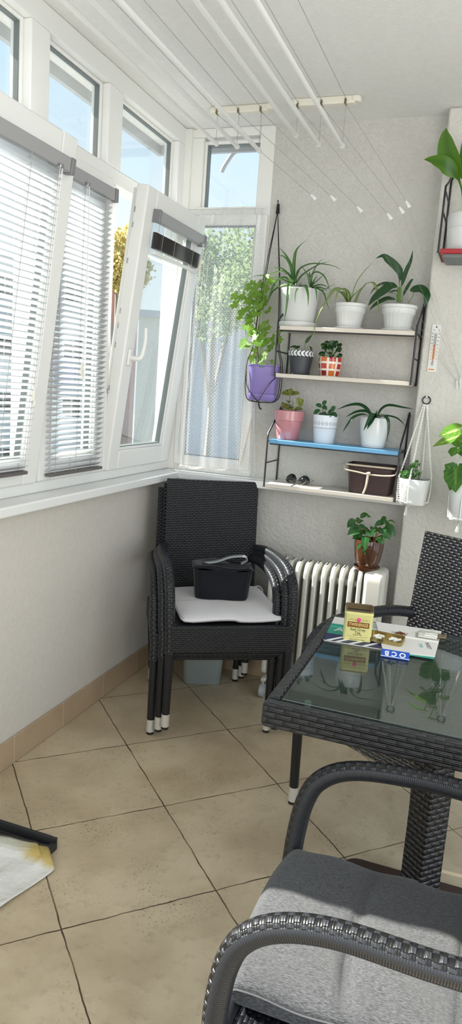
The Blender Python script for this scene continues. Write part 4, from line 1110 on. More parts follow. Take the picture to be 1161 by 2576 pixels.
# lace pot
lc_ = thing('potted_seedlings', 'small oval-leaved sprigs in the white pot with a pierced lace rim', 'potted plant', (.822,.825,SLz), 0, 'potted plants on the shelf boards')
scal = lambda a, r, z: r
pot(lc_, [(0,0),(.045,0),(.047,.003),(.053,.066),(.0545,.068),(.0545,.073),(.0535,.075),(.0575,.126),(.0570,.128),(.0555,.128),(.053,.11),(.046,.01),(0,.01)], 'lace', 72)
soil(lc_, .054, .110)
S = MB(); st = MB()
for (x0, y0_, x1, y1, dy) in [(395,560,345,545,-.01),(400,550,430,515,.0),(400,555,432,585,-.02),(375,580,330,625,-.02),(385,605,395,640,-.04),(400,600,420,630,-.045),(470,595,495,555,0),(440,610,430,640,-.04),(465,605,512,640,-.03),(470,600,440,600,.01),(405,600,400,640,-.05),(450,610,460,640,-.05)]:
    a, b = Q4(x0, y0_, .82), Q4(x1, y1, .82+dy); S.leaf([a, a.lerp(b, .5)+Vector((0,-.004,.003)), b], .021, 'oval', (0,-.8,.5), .15, 8)
for pts in ([(395,640),(402,600),(395,556)], [(380,640),(378,600),(375,578)], [(450,640),(460,612),(472,595)]): st.tube(catmull([Q4(x, y, .82) for x, y in pts], 8), .0015, 5)
S.build('foliage', M['L_small'], lc_, W=True); st.build('stems', M['stem_g'], lc_, W=True)

# plain glossy pot
wp_ = thing('potted_strap_plant', 'dark arching strap-leaved plant in the glossy white pot on the blue board', 'potted plant', (1.048,.825,SLz), 0, 'potted plants on the shelf boards')
pot(wp_, [(0,0),(.048,0),(.052,.003),(.0545,.020),(.0530,.0215),(.0615,.065),(.0665,.110),(.0665,.133),(.0655,.135),(.063,.135),(.062,.11),(.05,.01),(0,.01)], 'potgloss', 48)
soil(wp_, .061, .118)
S = MB(); st = MB()
for pts, w, dy in [([(790,650),(740,580),(680,545),(600,550),(510,582)], .022, -.03), ([(790,655),(740,600),(660,600),(575,640)], .020, -.05), ([(785,655),(720,620),(640,640),(590,700),(553,757)], .016, -.08), ([(800,655),(790,610),(760,660),(712,745)], .026, -.10), ([(815,640),(850,580),(910,550),(1010,565),(1100,578)], .018, -.02), ([(815,655),(870,630),(950,640),(1000,670),(1035,708)], .013, -.06), ([(820,655),(860,630),(900,660),(905,740),(888,835)], .015, -.09), ([(805,650),(810,620),(818,582)], .010, .02), ([(800,650),(830,630),(875,615)], .012, .03), ([(800,660),(790,640),(770,680),(740,735)], .022, -.10)]:
    m = len(pts); S.leaf([Q4(px, py, .82+DY(dy, i/(m-1))) for i, (px, py) in enumerate(pts)], w, 'lance' if w > .013 else 'strap', (0,-.6,.75), .3, 14)
S.build('foliage', M['L_strap'], wp_, W=True)

# basket, sunglasses
bs = thing('storage_basket', 'brown plastic rattan basket with a beige rope handle on the lowest shelf board', 'basket', (1.062,.822,SLb), 0)
lvl = [(.092,.065,0),(.098,.070,.06),(.104,.076,.118),(.110,.082,.120),(.110,.082,.130),(.106,.078,.130),(.103,.075,.118),(.09,.06,.01)]
mb = MB(); mm = 48
for hx_, hy_, z in lvl:
    L = 0; pv = None
    for k in range(mm):
        a = 2*PI*k/mm; e = 9; ca, sa = math.cos(a), math.sin(a); d = (abs(ca)**e+abs(sa)**e)**(-1/e); mb.v.append(Vector((ca*d*hx_, sa*d*hy_, z)))
for i in range(len(lvl)-1):
    ru = 0
    for k in range(mm):
        k2 = (k+1) % mm; du = (mb.v[2*mm+k2]-mb.v[2*mm+k]).length
        mb.face((i*mm+k, i*mm+k2, (i+1)*mm+k2, (i+1)*mm+k), [(ru, lvl[i][2]), (ru+du, lvl[i][2]), (ru+du, lvl[i+1][2]), (ru, lvl[i+1][2])]); ru += du
mb.face(list(range(mm))[::-1]); mb.face([(len(lvl)-1)*mm+k for k in range(mm)])
mb.build('body', M['rattan'], bs, smooth=50)
MB().tube([(-.108,-.084,.127), (0,-.086,.127), (.108,-.084,.127)], .0042, 8).build('rim_cord', M['rope'], bs)
MB().tube(catmull([(-.114,-.05,.124), (-.112,-.085,.105), (-.06,-.089,.098), (-.005,-.090,.092), (.06,-.089,.092), (.108,-.088,.100), (.118,-.05,.124)], 36), .0038, 8).build('handle', M['rope'], bs)
MB().tube(catmull([(-.005,-.093,.098), (-.008,-.091,.05), (-.014,-.088,.02), (-.02,-.088,.004)], 16), [.0052]*6+[.0045]*11, 8).tube([(-.012,-.092,.094), (.004,-.094,.098)], .0065, 8).build('rope_tail', M['rope'], bs)
sg = thing('sunglasses', 'dark aviator sunglasses lying on the lowest beige shelf board', 'sunglasses', (.722,.80,SLb), math.radians(-14))
def lens(cx, rx, rz, tilt):
    return [Vector((cx+rx*math.cos(a)*(1-.12*math.sin(a)), .0+.010*math.cos(a*1)*0+tilt*(cx), .026+rz*math.sin(a)-.004*math.cos(a)**2)) for a in [2*PI*i/28 for i in range(28)]]
for s in (-1, 1):
    pts = lens(s*.034, .029, .022, .10*s); c = sum(pts, Vector())/28
    MB().fan(c+Vector((0,-.003,0)), [(p.x-c.x, p.z-c.z) for p in pts], Vector((1,.10*s,0)).normalized(), Vector((0,.25,1)).normalized(), Vector((0,-1,.2))).build('lens', M['sunlens'], sg, solid=.0015)
    MB().tube([c+Vector((1,.10*s,0)).normalized()*(p.x-c.x)+Vector((0,.25,1)).normalized()*(p.z-c.z) for p in pts], .0011, 6, closed=True).build('rim', M['wire'], sg)
    MB().tube(catmull([(s*.062,.008,.034), (s*.068,.03,.026), (s*.02,.052+.006*s,.010), (-s*.035,.058+.006*s,.006), (-s*.05,.06,.004)], 20), .0013, 6).build('temple', M['wire'], sg)
MB().tube(catmull([(-.008,0,.036), (0,-.003,.038), (.008,0,.036)], 6), .0012, 6).tube([(-.010,0,.044), (.010,0,.044)], .0010, 6).build('bridge', M['wire'], sg)
MB().tube(catmull([(-.004,-.006,.006), (.01,-.02,.003), (.03,-.022,.004), (.048,-.012,.02), (.05,-.004,.03)], 14), .0011, 5).build('nose_wire', M['wire'], sg)

# weeping fig on the radiator
fg = thing('potted_weeping_fig', 'small weeping fig in the shiny brown pot standing on the radiator', 'potted plant', (1.086,.780,.677), 0)
saucer(fg, .0605, .020, 'brownpot')
pot(fg, [(0,.010),(.044,.010),(.047,.013),(.060,.060),(.0665,.105),(.0675,.142),(.0665,.144),(.064,.143),(.0625,.10),(.05,.02),(0,.02)], 'brownpot', 48)
MB().prism([(-.007,.0),(.007,0),(.0,.013)], 0, .0006, frame_M((.008,-.0515,.030), (1,.1,0), (0,-.26,1))).build('logo', plain('pale_print', (.55,.38,.26), .5), fg)
soil(fg, .060, .112)
S = MB(); st = MB()
for (x0, y0_, x1, y1, dy, w) in [(420,215,555,155,.03,.028),(535,205,595,210,.04,.012),(345,250,210,370,0,.040),(380,300,430,235,.02,.036),(400,305,480,260,0,.012),(385,345,290,415,-.03,.040),(460,380,215,490,-.04,.056),(390,350,515,380,.03,.020),(460,405,550,440,.02,.030),(520,450,290,510,.01,.026),(470,520,290,550,-.03,.030),(440,460,520,480,.02,.022),
    (600,430,515,505,-.05,.034),(700,390,575,530,-.06,.026),(715,385,620,430,-.05,.020),(810,285,650,350,-.04,.030),(860,260,800,320,-.04,.020),(870,260,995,300,-.02,.010),(835,255,750,235,.03,.028),(835,320,990,525,-.03,.044),(890,330,830,320,.0,.02),(810,360,905,575,-.05,.046),(800,370,830,500,-.06,.018),(760,440,820,470,0,.034),(705,510,795,640,-.06,.044),(780,540,850,550,.0,.012),
    (510,515,490,720,-.085,.040),(450,625,365,735,-.085,.022),(580,630,440,775,-.08,.024),(490,740,495,810,-.085,.012),(700,410,765,460,.02,.03),(590,400,620,440,.03,.03)]:
    a, b = Q5(x0, y0_, .78+dy*.5), Q5(x1, y1, .78+dy); mid = a.lerp(b, .5)+Vector((0,-.004,.007))
    S.leaf([a, mid, b], w*.92, 'lance', (0,-.75,.55), .22, 9)
for pts in ([(650,640),(680,470),(730,370),(820,290),(880,255)], [(640,640),(640,540),(600,440),(480,390),(380,310),(420,230)], [(655,640),(690,500),(760,440),(810,370)], [(640,600),(560,560),(510,520)], [(620,620),(540,500),(470,470),(440,450)]):
    st.tube(catmull([Q5(x, y, .78-.02*i/len(pts)) for i, (x, y) in enumerate(pts)], 14), [.0024-.0001*k for k in range(15)], 6)
st.tube([Q5(655,655,.74), Q5(690,450,.76)], .0022, 6)
S.build('foliage', M['L_ficus'], fg, W=True); st.build('stems', M['stem_b'], fg, W=True)

# geranium in the purple pot with its black hanger
PX, PY, PZ = .520, .798, 1.403
ge = thing('potted_geranium', 'tall geranium in the purple hanging pot beside the back window', 'potted plant', (PX,PY,PZ), 0)
pot(ge, [(0,.014),(.058,.014),(.060,.018),(.073,.155),(.0765,.157),(.0775,.163),(.072,.163),(.069,.15),(.058,.03),(0,.03)], 'purple', 48, sq=.35, rot=math.radians(12))
MB().lathe([(0,0),(.060,0),(.066,.006),(.0685,.030),(.0655,.031),(.060,.014),(0,.012)], 48, sq=.35, rot=math.radians(12)).build('saucer', M['purple'], ge, smooth=45)
soil(ge, .068, .145, .35, math.radians(12))
S = MB(); st = MB(); rnd = random.Random(12)
def lobes(size, n=5, seed=0):
    r = random.Random(seed); out = []
    for i in range(n*6+1):
        t = -2.35+4.7*i/(n*6); ph = (i/(n*6)*n) % 1.0
        R = size*(.62+.40*math.sin(PI*ph)**.7+.06*math.sin(ph*PI*5))*(1-.22*abs(t)/2.35)
        out.append((R*math.sin(t), R*math.cos(t)))
    out.append((0, -.12*size)); return out
for i, (px, py, sz, dy) in enumerate([(190,470,.030,-.02),(180,640,.030,-.03),(320,480,.026,.0),(440,290,.034,0),(530,330,.032,-.03),(640,240,.028,.03),(560,400,.032,-.02),(690,360,.026,.02),(770,200,.026,-.01),(730,140,.018,-.02),(520,450,.026,-.04),(430,560,.030,-.01),(480,560,.024,.02),(600,640,.032,-.04),(660,560,.028,0),(700,600,.024,.03),(430,680,.030,-.03),(640,510,.026,.03),(300,790,.026,-.02),(270,870,.024,0),(310,760,.020,.02),(440,830,.026,-.01),(410,920,.022,-.03),(400,1040,.030,-.02),(430,980,.022,.02),(540,790,.026,-.03),(600,720,.024,.02),(760,740,.022,.02),(720,960,.020,.03),(740,1060,.020,.01),(660,1000,.020,-.02),(500,1080,.024,-.03),(560,1100,.022,-.04),(480,1180,.024,-.02),(500,1240,.024,-.05),(660,1160,.024,.01),(350,1320,.024,-.04),(310,1390,.026,-.03),(390,1380,.024,-.02),(540,1310,.026,-.06),(620,1260,.024,-.05),(700,1330,.024,-.04),(580,1340,.022,-.07),(740,1290,.022,-.02),(820,1380,.028,.01),(840,1240,.020,.02),(950,1300,.022,.0),(650,1350,.022,-.05),(500,1500,.018,-.03),(480,1640,.022,-.03),(520,1580,.014,0),(680,1640,.024,-.05),(640,1740,.018,-.065),(600,1700,.018,-.03),(830,1700,.012,-.02),(960,1130,.014,0),(490,1730,.014,-.04),(690,1550,.016,-.02),(770,1470,.014,.01),(560,560,.028,-.02),(470,420,.026,.02),(600,480,.026,.01)]):
    c = Q3(px, py, PY+dy); zn = Vector((rnd.uniform(-.5,.3), -.75, rnd.uniform(.15,.7))).normalized()
    up = Vector((px-570, 0, 0)); ax = Vector(((px-570)/400+rnd.uniform(-.4,.4), rnd.uniform(-.3,.1), rnd.uniform(-.7,.5))); ax = (ax-zn*ax.dot(zn)).normalized(); bx_ = zn.cross(ax)
    S.fan(c, lobes(sz*1.18, 5, i), bx_, ax, zn, cup=rnd.uniform(2,7))
    tgt = Q3(560+(px-560)*.12, min(1650, py+110), PY); st.tube(catmull([c, c.lerp(tgt, .5)+Vector((0,0,.008)), tgt], 6), .0010, 5)
S.build('foliage', M['L_geran'], ge, W=True)
MB().tube(catmull([Q3(590,1760,PY), Q3(570,1500,PY), Q3(540,1300,PY), Q3(545,1050,PY), Q3(575,800,PY), Q3(565,620,PY), Q3(530,420,PY)], 24), .0038, 8).build('main_stem', M['stem_b'], ge, W=True)
for pts in ([(600,1760),(620,1500),(610,1200),(600,950),(640,700),(690,450),(720,250)], [(590,1750),(560,1560),(520,1400)], [(640,1760),(660,1500),(650,1250),(720,1000)], [(545,1050),(510,900),(500,700),(440,420)]): st.tube(catmull([Q3(x, y, PY-.01) for x, y in pts], 16), .0022, 6)
st.build('stems', M['stem_g'], ge, W=True)
hg = thing('plant_hanger', 'black cord plant hanger holding the purple pot', 'plant hanger', tuple(atY(700,515,YB-.01)), 0, 'plant hangers on the walls')
top = atY(699,520,YB-.014)
MB().tube([top+Vector((0,.014,.0)), top], .003, 8).tube([top+Vector((0,0,-.03)), top+Vector((0,0,.012))], [.009,.006], 10).build('knot', M['blackcord'], hg, W=True)
tf = MB()
for k in range(7): tf.tube([top+Vector((0,0,.01)), top+Vector((rnd.uniform(-.008,.008), -.003, .028))], .001, 4)
tf.build('top_tassel', M['blackcord'], hg, W=True)
bot = Vector((PX+.0,PY-.03,PZ-.008))
rot = math.radians(12)
cs = []
for (dx, dy) in ((-.076,-.05), (.074,-.055), (.074,.06), (-.072,.06)):
    x, y = dx*math.cos(rot)-dy*math.sin(rot), dx*math.sin(rot)+dy*math.cos(rot)
    rimp = Vector((PX+x*1.04, PY+y*1.04, PZ+.160)); low = Vector((PX+x*.93, PY+y*.93, PZ+.012))
    cd = MB(); pth = catmull([top+Vector((0,-.002,-.02)), top.lerp(rimp, .5)+Vector((0,-.004,0)), Vector((PX+x*.75, PY+y*.75, PZ+.26)), rimp, low, bot], 40)
    cd.tube(pth, .0021, 6)
    cd.build('cord', M['blackcord'], hg, W=True)
    cs.append((rimp, low))
MB().tube(catmull([cs[0][0]+Vector((0,-.004,-.02)), Vector((PX-.055, PY-.072, PZ+.06)), bot+Vector((0,-.045,.006)), bot], 16), .002, 6).tube(catmull([cs[1][0]+Vector((0,-.004,-.03)), Vector((PX+.045,PY-.074,PZ+.07)), bot+Vector((.005,-.045,.006)), bot], 16), .002, 6).build('net', M['blackcord'], hg, W=True)
tf = MB()
for k in range(6): tf.tube(catmull([bot+Vector((0,-.02,0)), bot+Vector((.004+rnd.uniform(-.004,.004),-.024,-.015)), bot+Vector((.012+rnd.uniform(-.006,.008),-.026,-.032))], 6), .0016, 4)
tf.build('bottom_tassel', M['blackcord'], hg, W=True)

# macrame hangers on the right wall
def twisted(mb, a, b, r=.0026, n=70, turns=26):
    for ph in (0, PI):
        pts = []
        d = (b-a).normalized(); o1 = d.orthogonal().normalized(); o2 = d.cross(o1)
        for i in range(n+1):
            t = i/n; an = t*turns*2*PI/2+ph
            pts.append(a.lerp(b, t)+(o1*math.cos(an)+o2*math.sin(an))*r*.8)
        mb.tube(pts, r, 5)
def macrame(label, ring_c, px, py, pz, hw_, hp, rot, spread):
    h = thing('plant_hanger', label, 'plant hanger', tuple(ring_c), 0, 'plant hangers on the walls')
    MB().tube([ring_c+Vector((math.cos(a)*.0165, -.004, math.sin(a)*.0165)) for a in [2*PI*i/32 for i in range(32)]], .0028, 8, closed=True).build('ring', M['blackwire'], h, W=True)
    MB().tube([ring_c+Vector((0,.012,.015)), ring_c+Vector((0,-.009,.015))], [.0022,.004], 8).build('nail', M['metal'], h, W=True)
    low = ring_c+Vector((0,-.005,-.018))
    lows = []
    for k, (dx, dy) in enumerate(((-1,-.35),(-.25,-1),(1,.25),(.3,1))):
        x, y = dx*math.cos(rot)-dy*math.sin(rot), dx*math.sin(rot)+dy*math.cos(rot)
        rim = Vector((px+x*hw_*1.06, py+y*hw_*1.06, pz+hp)); lo = Vector((px+x*hw_*1.0, py+y*hw_*1.0, pz+.012))
        c = MB(); twisted(c, low+Vector((-.009+.006*k,0,0)), rim)
        c.tube([rim, Vector((px+x*hw_*1.07,py+y*hw_*1.07,pz+hp*.5)), lo], .0026, 6)
        c.build('cord', M['macrame'], h, W=True); lows.append((rim, lo))
    MB().tube(catmull([l[1] for l in lows]+[lows[0][1]], 40), .0035, 6).tube(catmull([lows[0][1], Vector((px,py,pz-.006)), lows[2][1]], 12), .004, 6).tube(catmull([lows[1][1], Vector((px,py,pz-.006)), lows[3][1]], 12), .004, 6).build('sling', M['macrame'], h, W=True)
    bt = Vector((px-.02, py-.02, pz-.010)); tf = MB(); r2 = random.Random(3)
    tf.tube([Vector((px-.01,py-.01,pz-.004)), bt], [.004,.006], 8)
    for k in range(12): tf.tube([bt, bt+Vector((r2.uniform(-.010,.006), r2.uniform(-.008,.008), -.034-r2.uniform(0,.008)))], .0018, 4)
    tf.build('tassel', M['macrame'], h, W=True); return h, lows
rc = atY(1072,1007,YP-.006)
SXp, SYp, SZp = 1.258, .752, 1.008
macrame('white macrame hanger on a black ring by the wall corner, holding the succulent', rc, SXp, SYp, SZp, .064, .108, 0, 1)
su = thing('potted_succulent', 'bushy green succulent in a white pot hung by the wall corner', 'potted plant', (SXp,SYp,SZp), 0)
pot(su, [(0,0),(.050,0),(.054,.003),(.060,.060),(.0655,.112),(.064,.114),(.062,.113),(.056,.05),(.05,.01),(0,.01)], 'potwhite', 48, sq=.22)
soil(su, .060, .104, .22)
rb = MB()
for k in range(9): rb.tube([(-.064+.002*k,-.034,.020+.009*k), (-.0615,-.052,.021+.009*k), (-.044,-.0645,.018+.009*k), (-.026,-.0650,.0165+.009*k)], .0016, 5)
rb.build('wrapped_cord', M['macrame'], su)
S = MB(); rnd = random.Random(9)
for k in range(46):
    t = rnd.random(); px = 280+rnd.uniform(-1,1)*150+100*t; py = 1420-rnd.random()*260*(1-abs(px-420)/260 if px > 300 else .35)
    c = Q6(px, py, SYp-.03+rnd.uniform(-.03,.05))
    for q in range(6):
        a = 2*PI*q/6+rnd.random(); d = Vector((math.cos(a)*.8, -.5+.4*math.sin(a), math.sin(a)*.6+.5)).normalized()
        S.leaf([c, c+d*.007, c+d*.014+Vector((0,0,-.001))], .0095, 'oval', (0,-.6,.7), .2, 5)
S.build('foliage', M['L_sedum'], su, W=True)
st = MB()
for k in range(14):
    a = Q6(330+rnd.uniform(-120,150), 1460, SYp); st.tube([a, a+Vector((rnd.uniform(-.01,.012), -.01, rnd.uniform(.02,.045)))], .0014, 5)
st.build('stems', M['stem_g'], su, W=True)

ry = .70
rc2 = Vector((1.492, YP-.006, 1.455))
macrame('white macrame hanger at the right edge, holding the arrowhead plant', rc2, 1.482, ry, .972, .066, .165, 0, 1)
ar = thing('potted_arrowhead_plant', 'arrowhead plant with bright lime leaves in a white pot at the right edge', 'potted plant', (1.482,ry,.972), 0)
pot(ar, [(0,0),(.058,0),(.062,.004),(.068,.09),(.0755,.165),(.074,.168),(.071,.167),(.064,.08),(.058,.01),(0,.01)], 'potwhite', 48, sq=.22)
soil(ar, .069, .155, .22)
def arrow(mb, base, tip, w, nrm, lobe=.35):
    d = tip-base; L = d.length; ax = d.normalized(); zn = Vector(nrm); zn = (zn-ax*zn.dot(ax)).normalized(); bx = zn.cross(ax)
    out = []
    prof = [(-.28,.30),(-.20,.55),(-.02,.62),(.10,.56),(.25,.60),(.45,.52),(.7,.30),(.9,.08),(1,0)]
    b0 = len(mb.v); rows = [(0,0)]+[p for p in prof if p[0] >= 0]
    # midrib strip plus two lobes
    ts = [-.28,-.16,0,.12,.28,.45,.62,.8,.93,1.0]; ws = [.26,.50,.62,.58,.60,.54,.40,.22,.08,0]
    for t, q in zip(ts, ws):
        c = base+ax*L*t+zn*(-.06*L*t*t)
        inner = .24*(-t)/.28 if t < 0 else 0
        for s in (-1, 1):
            mb.v.append(c+bx*s*w*(inner*.6+.0)+zn*0); mb.v.append(c+bx*s*w*q*.9+zn*.10*w*q)
    for i in range(len(ts)-1):
        for s in (0, 2):
            a = b0+i*4+s; n_ = a+4; u0, u1 = (.5, 0) if s == 0 else (.5, 1)
            t0, t1 = i/9, (i+1)/9
            mb.face((a, a+1, n_+1, n_), [(u0,t0),(u1,t0),(u1,t1),(u0,t1)])
SA = MB(); SD = MB(); st = MB()
arrow(SA, Q6(1120,640,.66), Q6(790,740,.62), .085, (-.3,-.6,.75)); arrow(SA, Q6(1080,760,.68), Q6(675,905,.66), .060, (-.2,-.5,.8))
arrow(SA, Q6(1190,640,.70), Q6(1330,720,.68), .08, (.2,-.5,.85)); arrow(SD, Q6(1110,760,.70), Q6(1230,960,.68), .075, (.1,-.9,.3))
arrow(SD, Q6(1090,960,.66), Q6(985,1075,.63), .070, (-.6,-.6,.6)); arrow(SD, Q6(1170,980,.68), Q6(1330,1090,.66), .07, (.3,-.6,.7))
arrow(SD, Q6(1060,1300,.65), Q6(1050,1655,.60), .090, (-.3,-.9,.25)); arrow(SD, Q6(1020,1290,.66), Q6(880,1210,.66), .05, (-.3,-.8,.4)); arrow(SD, Q6(1060,1480,.66), Q6(960,1620,.63), .055, (-.5,-.8,.2))
arrow(SD, Q6(1200,1330,.66), Q6(1350,1500,.63), .085, (.2,-.9,.3)); arrow(SA, Q6(1330,900,.68), Q6(1480,1000,.66), .08, (.4,-.6,.6)); arrow(SA, Q6(1260,420,.72), Q6(1400,420,.72), .07, (.1,-.5,.8))
SA.build('lime_leaves', M['L_arrow'], ar, W=True); SD.build('green_leaves', M['L_arrowd'], ar, W=True)
bs_ = Q6(1240,1620,.70)
for x, y, d in [(1120,640,.66),(1080,760,.68),(1190,640,.70),(1110,760,.70),(1090,960,.66),(1170,980,.68),(1060,1300,.65),(1060,1480,.66),(1200,1330,.66),(1330,900,.68),(1260,420,.72)]:
    p = Q6(x, y, d); st.tube(catmull([bs_, bs_.lerp(p, .5)+Vector((.012,0,.02)), p], 10), .0018, 6)
st.build('stems', M['stem_g'], ar, W=True)

# broad-leaved plant on the red shelf
cl = thing('potted_clivia', 'broad strap-leaved plant in the banded white pot on the red shelf', 'potted plant', (1.345,.735,2.055), 0)
saucer(cl, .070, .016)
pot(cl, [(0,.010),(.058,.010),(.064,.02),(.0725,.075),(.0735,.092),(.0715,.094),(.0745,.097),(.077,.14),(.0755,.148),(.072,.149),(.068,.10),(.058,.02),(0,.02)], 'potwhite', 48)
soil(cl, .068, .132)
S = MB()
for pts, w, dy in [([(770,1500),(745,1250),(700,1050),(600,850),(525,620),(500,400),(500,255)], .085, -.09), ([(760,1500),(730,1200),(640,980),(480,830),(300,770),(155,745)], .062, -.12), ([(800,1500),(850,1100),(900,800),(1000,500),(1060,400)], .075, -.05), ([(800,1500),(900,1200),(1100,1000),(1300,950)], .07, -.1), ([(780,1500),(800,1100),(820,800),(760,420)], .07, .04)]:
    m = len(pts); P = [Q7(px, py, .735+dy*(i/(m-1))) for i, (px, py) in enumerate(pts)]
    S.leaf(P, w, 'stalk', (-.45,-.85,.25), .22, 22)
S.build('foliage', M['L_clivia'], cl, W=True)

# thermometer
th0 = (atY(1088,815,YP)+atY(1110,818,YP))/2; th1 = (atY(1073,935,YP)+atY(1095,938,YP))/2
thx = (th0.x+th1.x)/2+.0; thz = (th0.z+th1.z)/2
tt = thing('thermometer', 'white wall thermometer with a red column on the right wall', 'thermometer', (thx,YP,thz), 0)
MT = frame_M((0,0,0), (1,0,0), (0,0,1))
hh = (th0.z-th1.z)/2
MB().prism(rrect(-.0195,-hh,.0195,hh,.003), 0, .006, MT).build('plate', M['whiteplate'], tt, bevel=.001)
MB().prism(rrect(-.006,-.045,.006,.062,.002), .006, .0066, MT).build('scale_strip', M['greyprint'], tt)
MB().prism(rrect(-.006,-.045,.006,.012,.002), .0066, .0070, MT).build('warm_strip', plain('pale_orange_print', (.72,.45,.28), .5), tt)
MB().tube([(0,-.0078,-.060), (0,-.0078,.070)], .0016, 8).build('glass_tube', M['clear'], tt)
MB().tube([(0,-.0085,-.060), (0,-.0085,.016)], .0013, 8).build('spirit_column', M['red'], tt)
MB().box((-.004,-.011,-.072), (.004,-.006,-.056)).build('bulb_clip', M['greyprint'], tt, bevel=.001)
MB().box((-.015,-.0068,-.092), (.010,-.006,-.087)).build('maker_mark', M['orange'], tt)
MB().tube([(0,-.0065,.090), (0,-.0072,.090)], .003, 14).build('hang_hole', M['ink'], tt)
for k, s in enumerate(('50','40','30','20','10','0','10','20','30')):
    z = .062-.0135*k; mt = M['ink'] if z > .008 else M['orange']
    text('numeral', s, .0085, mt, tt, frame_M((-.0125,-.0062,z), (1,0,0), (0,0,1))); 
for k, s in enumerate(('120','100','80','60','40','20','0','20')):
    z = .062-.0152*k; mt = M['ink'] if z > .008 else M['orange']
    text('numeral', s, .0072, mt, tt, frame_M((.0128,-.0062,z), (1,0,0), (0,0,1)), sx=.8)
text('unit_mark', '°C', .0085, M['ink'], tt, frame_M((-.0105,-.0062,.076), (1,0,0), (0,0,1))); text('unit_mark', '°F', .0085, M['ink'], tt, frame_M((.0115,-.0062,.076), (1,0,0), (0,0,1)))

# ------------------------------------------------------------------ things on the table
TZ = .7368
mg = thing('brochure', 'glossy navy and teal brochure under the yellow tea tin', 'brochure', (1.265,-.30,TZ), math.radians(4))
MB().box((-.118,-.122,0), (.118,.118,.0028)).build('pages', M['paper'], mg, bevel=.0006)
mb = MB(); Z = .0029
def quad(mb, pts, z=Z): mb.face([mb.add((x, y, z)) for x, y in pts])
quad(mb, [(-.118,-.122),(.118,-.122),(.118,-.055),(-.118,-.055)]); mb.build('navy_cover', M['navy'], mg, smooth=0)
mb = MB()
for x in (-.112,-.085,-.045,-.005): quad(mb, [(x,-.121),(x+.014,-.121),(x+.066,-.055),(x+.052,-.055)], .0031)
mb.build('white_stripe', M['whiteink'], mg, smooth=0)
mb = MB(); quad(mb, [(-.118,-.055),(.118,-.055),(.118,.045),(-.118,.045)]); mb.build('teal_cover', M['teal'], mg, smooth=0)
text('lettering', 'A', .05, M['whiteink'], mg, frame_M((-.085,-.01,.0031), (1,0,0), (0,1,0)))
mb = MB(); quad(mb, [(-.02,.055),(.06,.055),(.06,.112),(-.02,.112)]); mb.build('picture', M['greyprint'], mg, smooth=0)
pa = thing('booklet', 'white booklet with loose tobacco lying over the brochure', 'booklet', (1.392,-.288,TZ+.003), math.radians(6))
po = [tuple((atZ(*p, TZ)-Vector((1.392,-.288,TZ))).xy) for p in ((944,1569),(1109,1593),(1092,1657),(962,1642))]
ca, sa = math.cos(math.radians(-6)), math.sin(math.radians(-6)); po = [(x*ca-y*sa, x*sa+y*ca) for x, y in po]
MB().prism(po[::-1], 0, .004).build('pages', M['paper'], pa, bevel=.0005)
mb = MB(); mb.box((po[3][0]+.002,po[3][1]-.0004,.0008), (po[2][0]-.002,po[2][1]+.0004,.0016)); mb.build('page_edge', M['teal'], pa)
R90 = lambda x, y: frame_M((x, y, .0042), (.15,-1,0), (1,.15,0))
text('lettering', 'INVEST', .017, M['ink'], pa, R90(.052,-.045)); text('lettering', 'TIME', .016, M['tealink'], pa, R90(.030,-.052))
tp = thing('tobacco', 'small heap of loose brown tobacco on the white booklet', 'tobacco', (1.355,-.262,TZ+.0075)); tp['kind'] = 'stuff'
mb = MB(); rnd = random.Random(5)
for k in range(170):
    a = rnd.uniform(0, 2*PI); r = abs(rnd.gauss(0,1)); p = Vector((r*math.cos(a)*.012+.004, r*math.sin(a)*.007, max(.0002, .007-.004*r)*rnd.random()))
    d = Vector((rnd.uniform(-1,1), rnd.uniform(-1,1), rnd.uniform(-.2,.3))).normalized()*rnd.uniform(.003,.007); mb.tube([p-d*.5, p+d*.5], .00055, 4)
mb.build('strands', M['tobacco'], tp)
tn = thing('tea_tin', 'pale yellow tea tin without its lid standing on the brochure', 'tin', (1.240,-.350,TZ+.003), math.radians(11))
w2, d2, hT = .0415, .040, .092
o1 = rrect(-w2,-d2,w2,d2,.010,5); o2 = rrect(-w2+.0012,-d2+.0012,w2-.0012,d2-.0012,.009,5)
mb = MB(); m = len(o1)
zz = [(o1,0),(o1,.078),(rrect(-w2-.001,-d2-.001,w2+.001,d2+.001,.011,5),.080),(rrect(-w2-.001,-d2-.001,w2+.001,d2+.001,.011,5),.083),(o2,.0845),(o2,hT)]
for oo, z in zz:
    for x, y in oo: mb.v.append(Vector((x, y, z)))
for i in range(len(zz)-1):
    for k in range(m): mb.face((i*m+k, i*m+(k+1) % m, (i+1)*m+(k+1) % m, (i+1)*m+k))
mb.face(list(range(m))[::-1]); mb.build('body', M['tin'], tn, smooth=40)
mb = MB(); oi = rrect(-w2+.003,-d2+.003,w2-.003,d2-.003,.008,5); rr_ = [(o2,hT-.004),(rrect(-w2,-d2,w2,d2,.010,5),hT-.002),(rrect(-w2,-d2,w2,d2,.010,5),hT+.0005),(oi,hT+.0005),(oi,hT-.012),(rrect(-w2+.008,-d2+.008,w2-.008,d2-.008,.006,5),hT-.014)]
for oo, z in rr_:
    for x, y in oo: mb.v.append(Vector((x, y, z)))
for i in range(len(rr_)-1):
    for k in range(m): mb.face((i*m+k, i*m+(k+1) % m, (i+1)*m+(k+1) % m, (i+1)*m+k))
mb.build('rim', M['tinrim'], tn, smooth=40)
MB().prism(rrect(-w2+.0025,-d2+.0025,w2-.0025,d2-.0025,.008,5), hT-.016, hT-.0135).build('inside_shade', M['ink'], tn)  # dark plate under the rim, standing for the shade inside the hollow tin
FT = lambda x, z, e=.0004: frame_M((x, -d2-e, z), (1,0,0), (0,0,1))
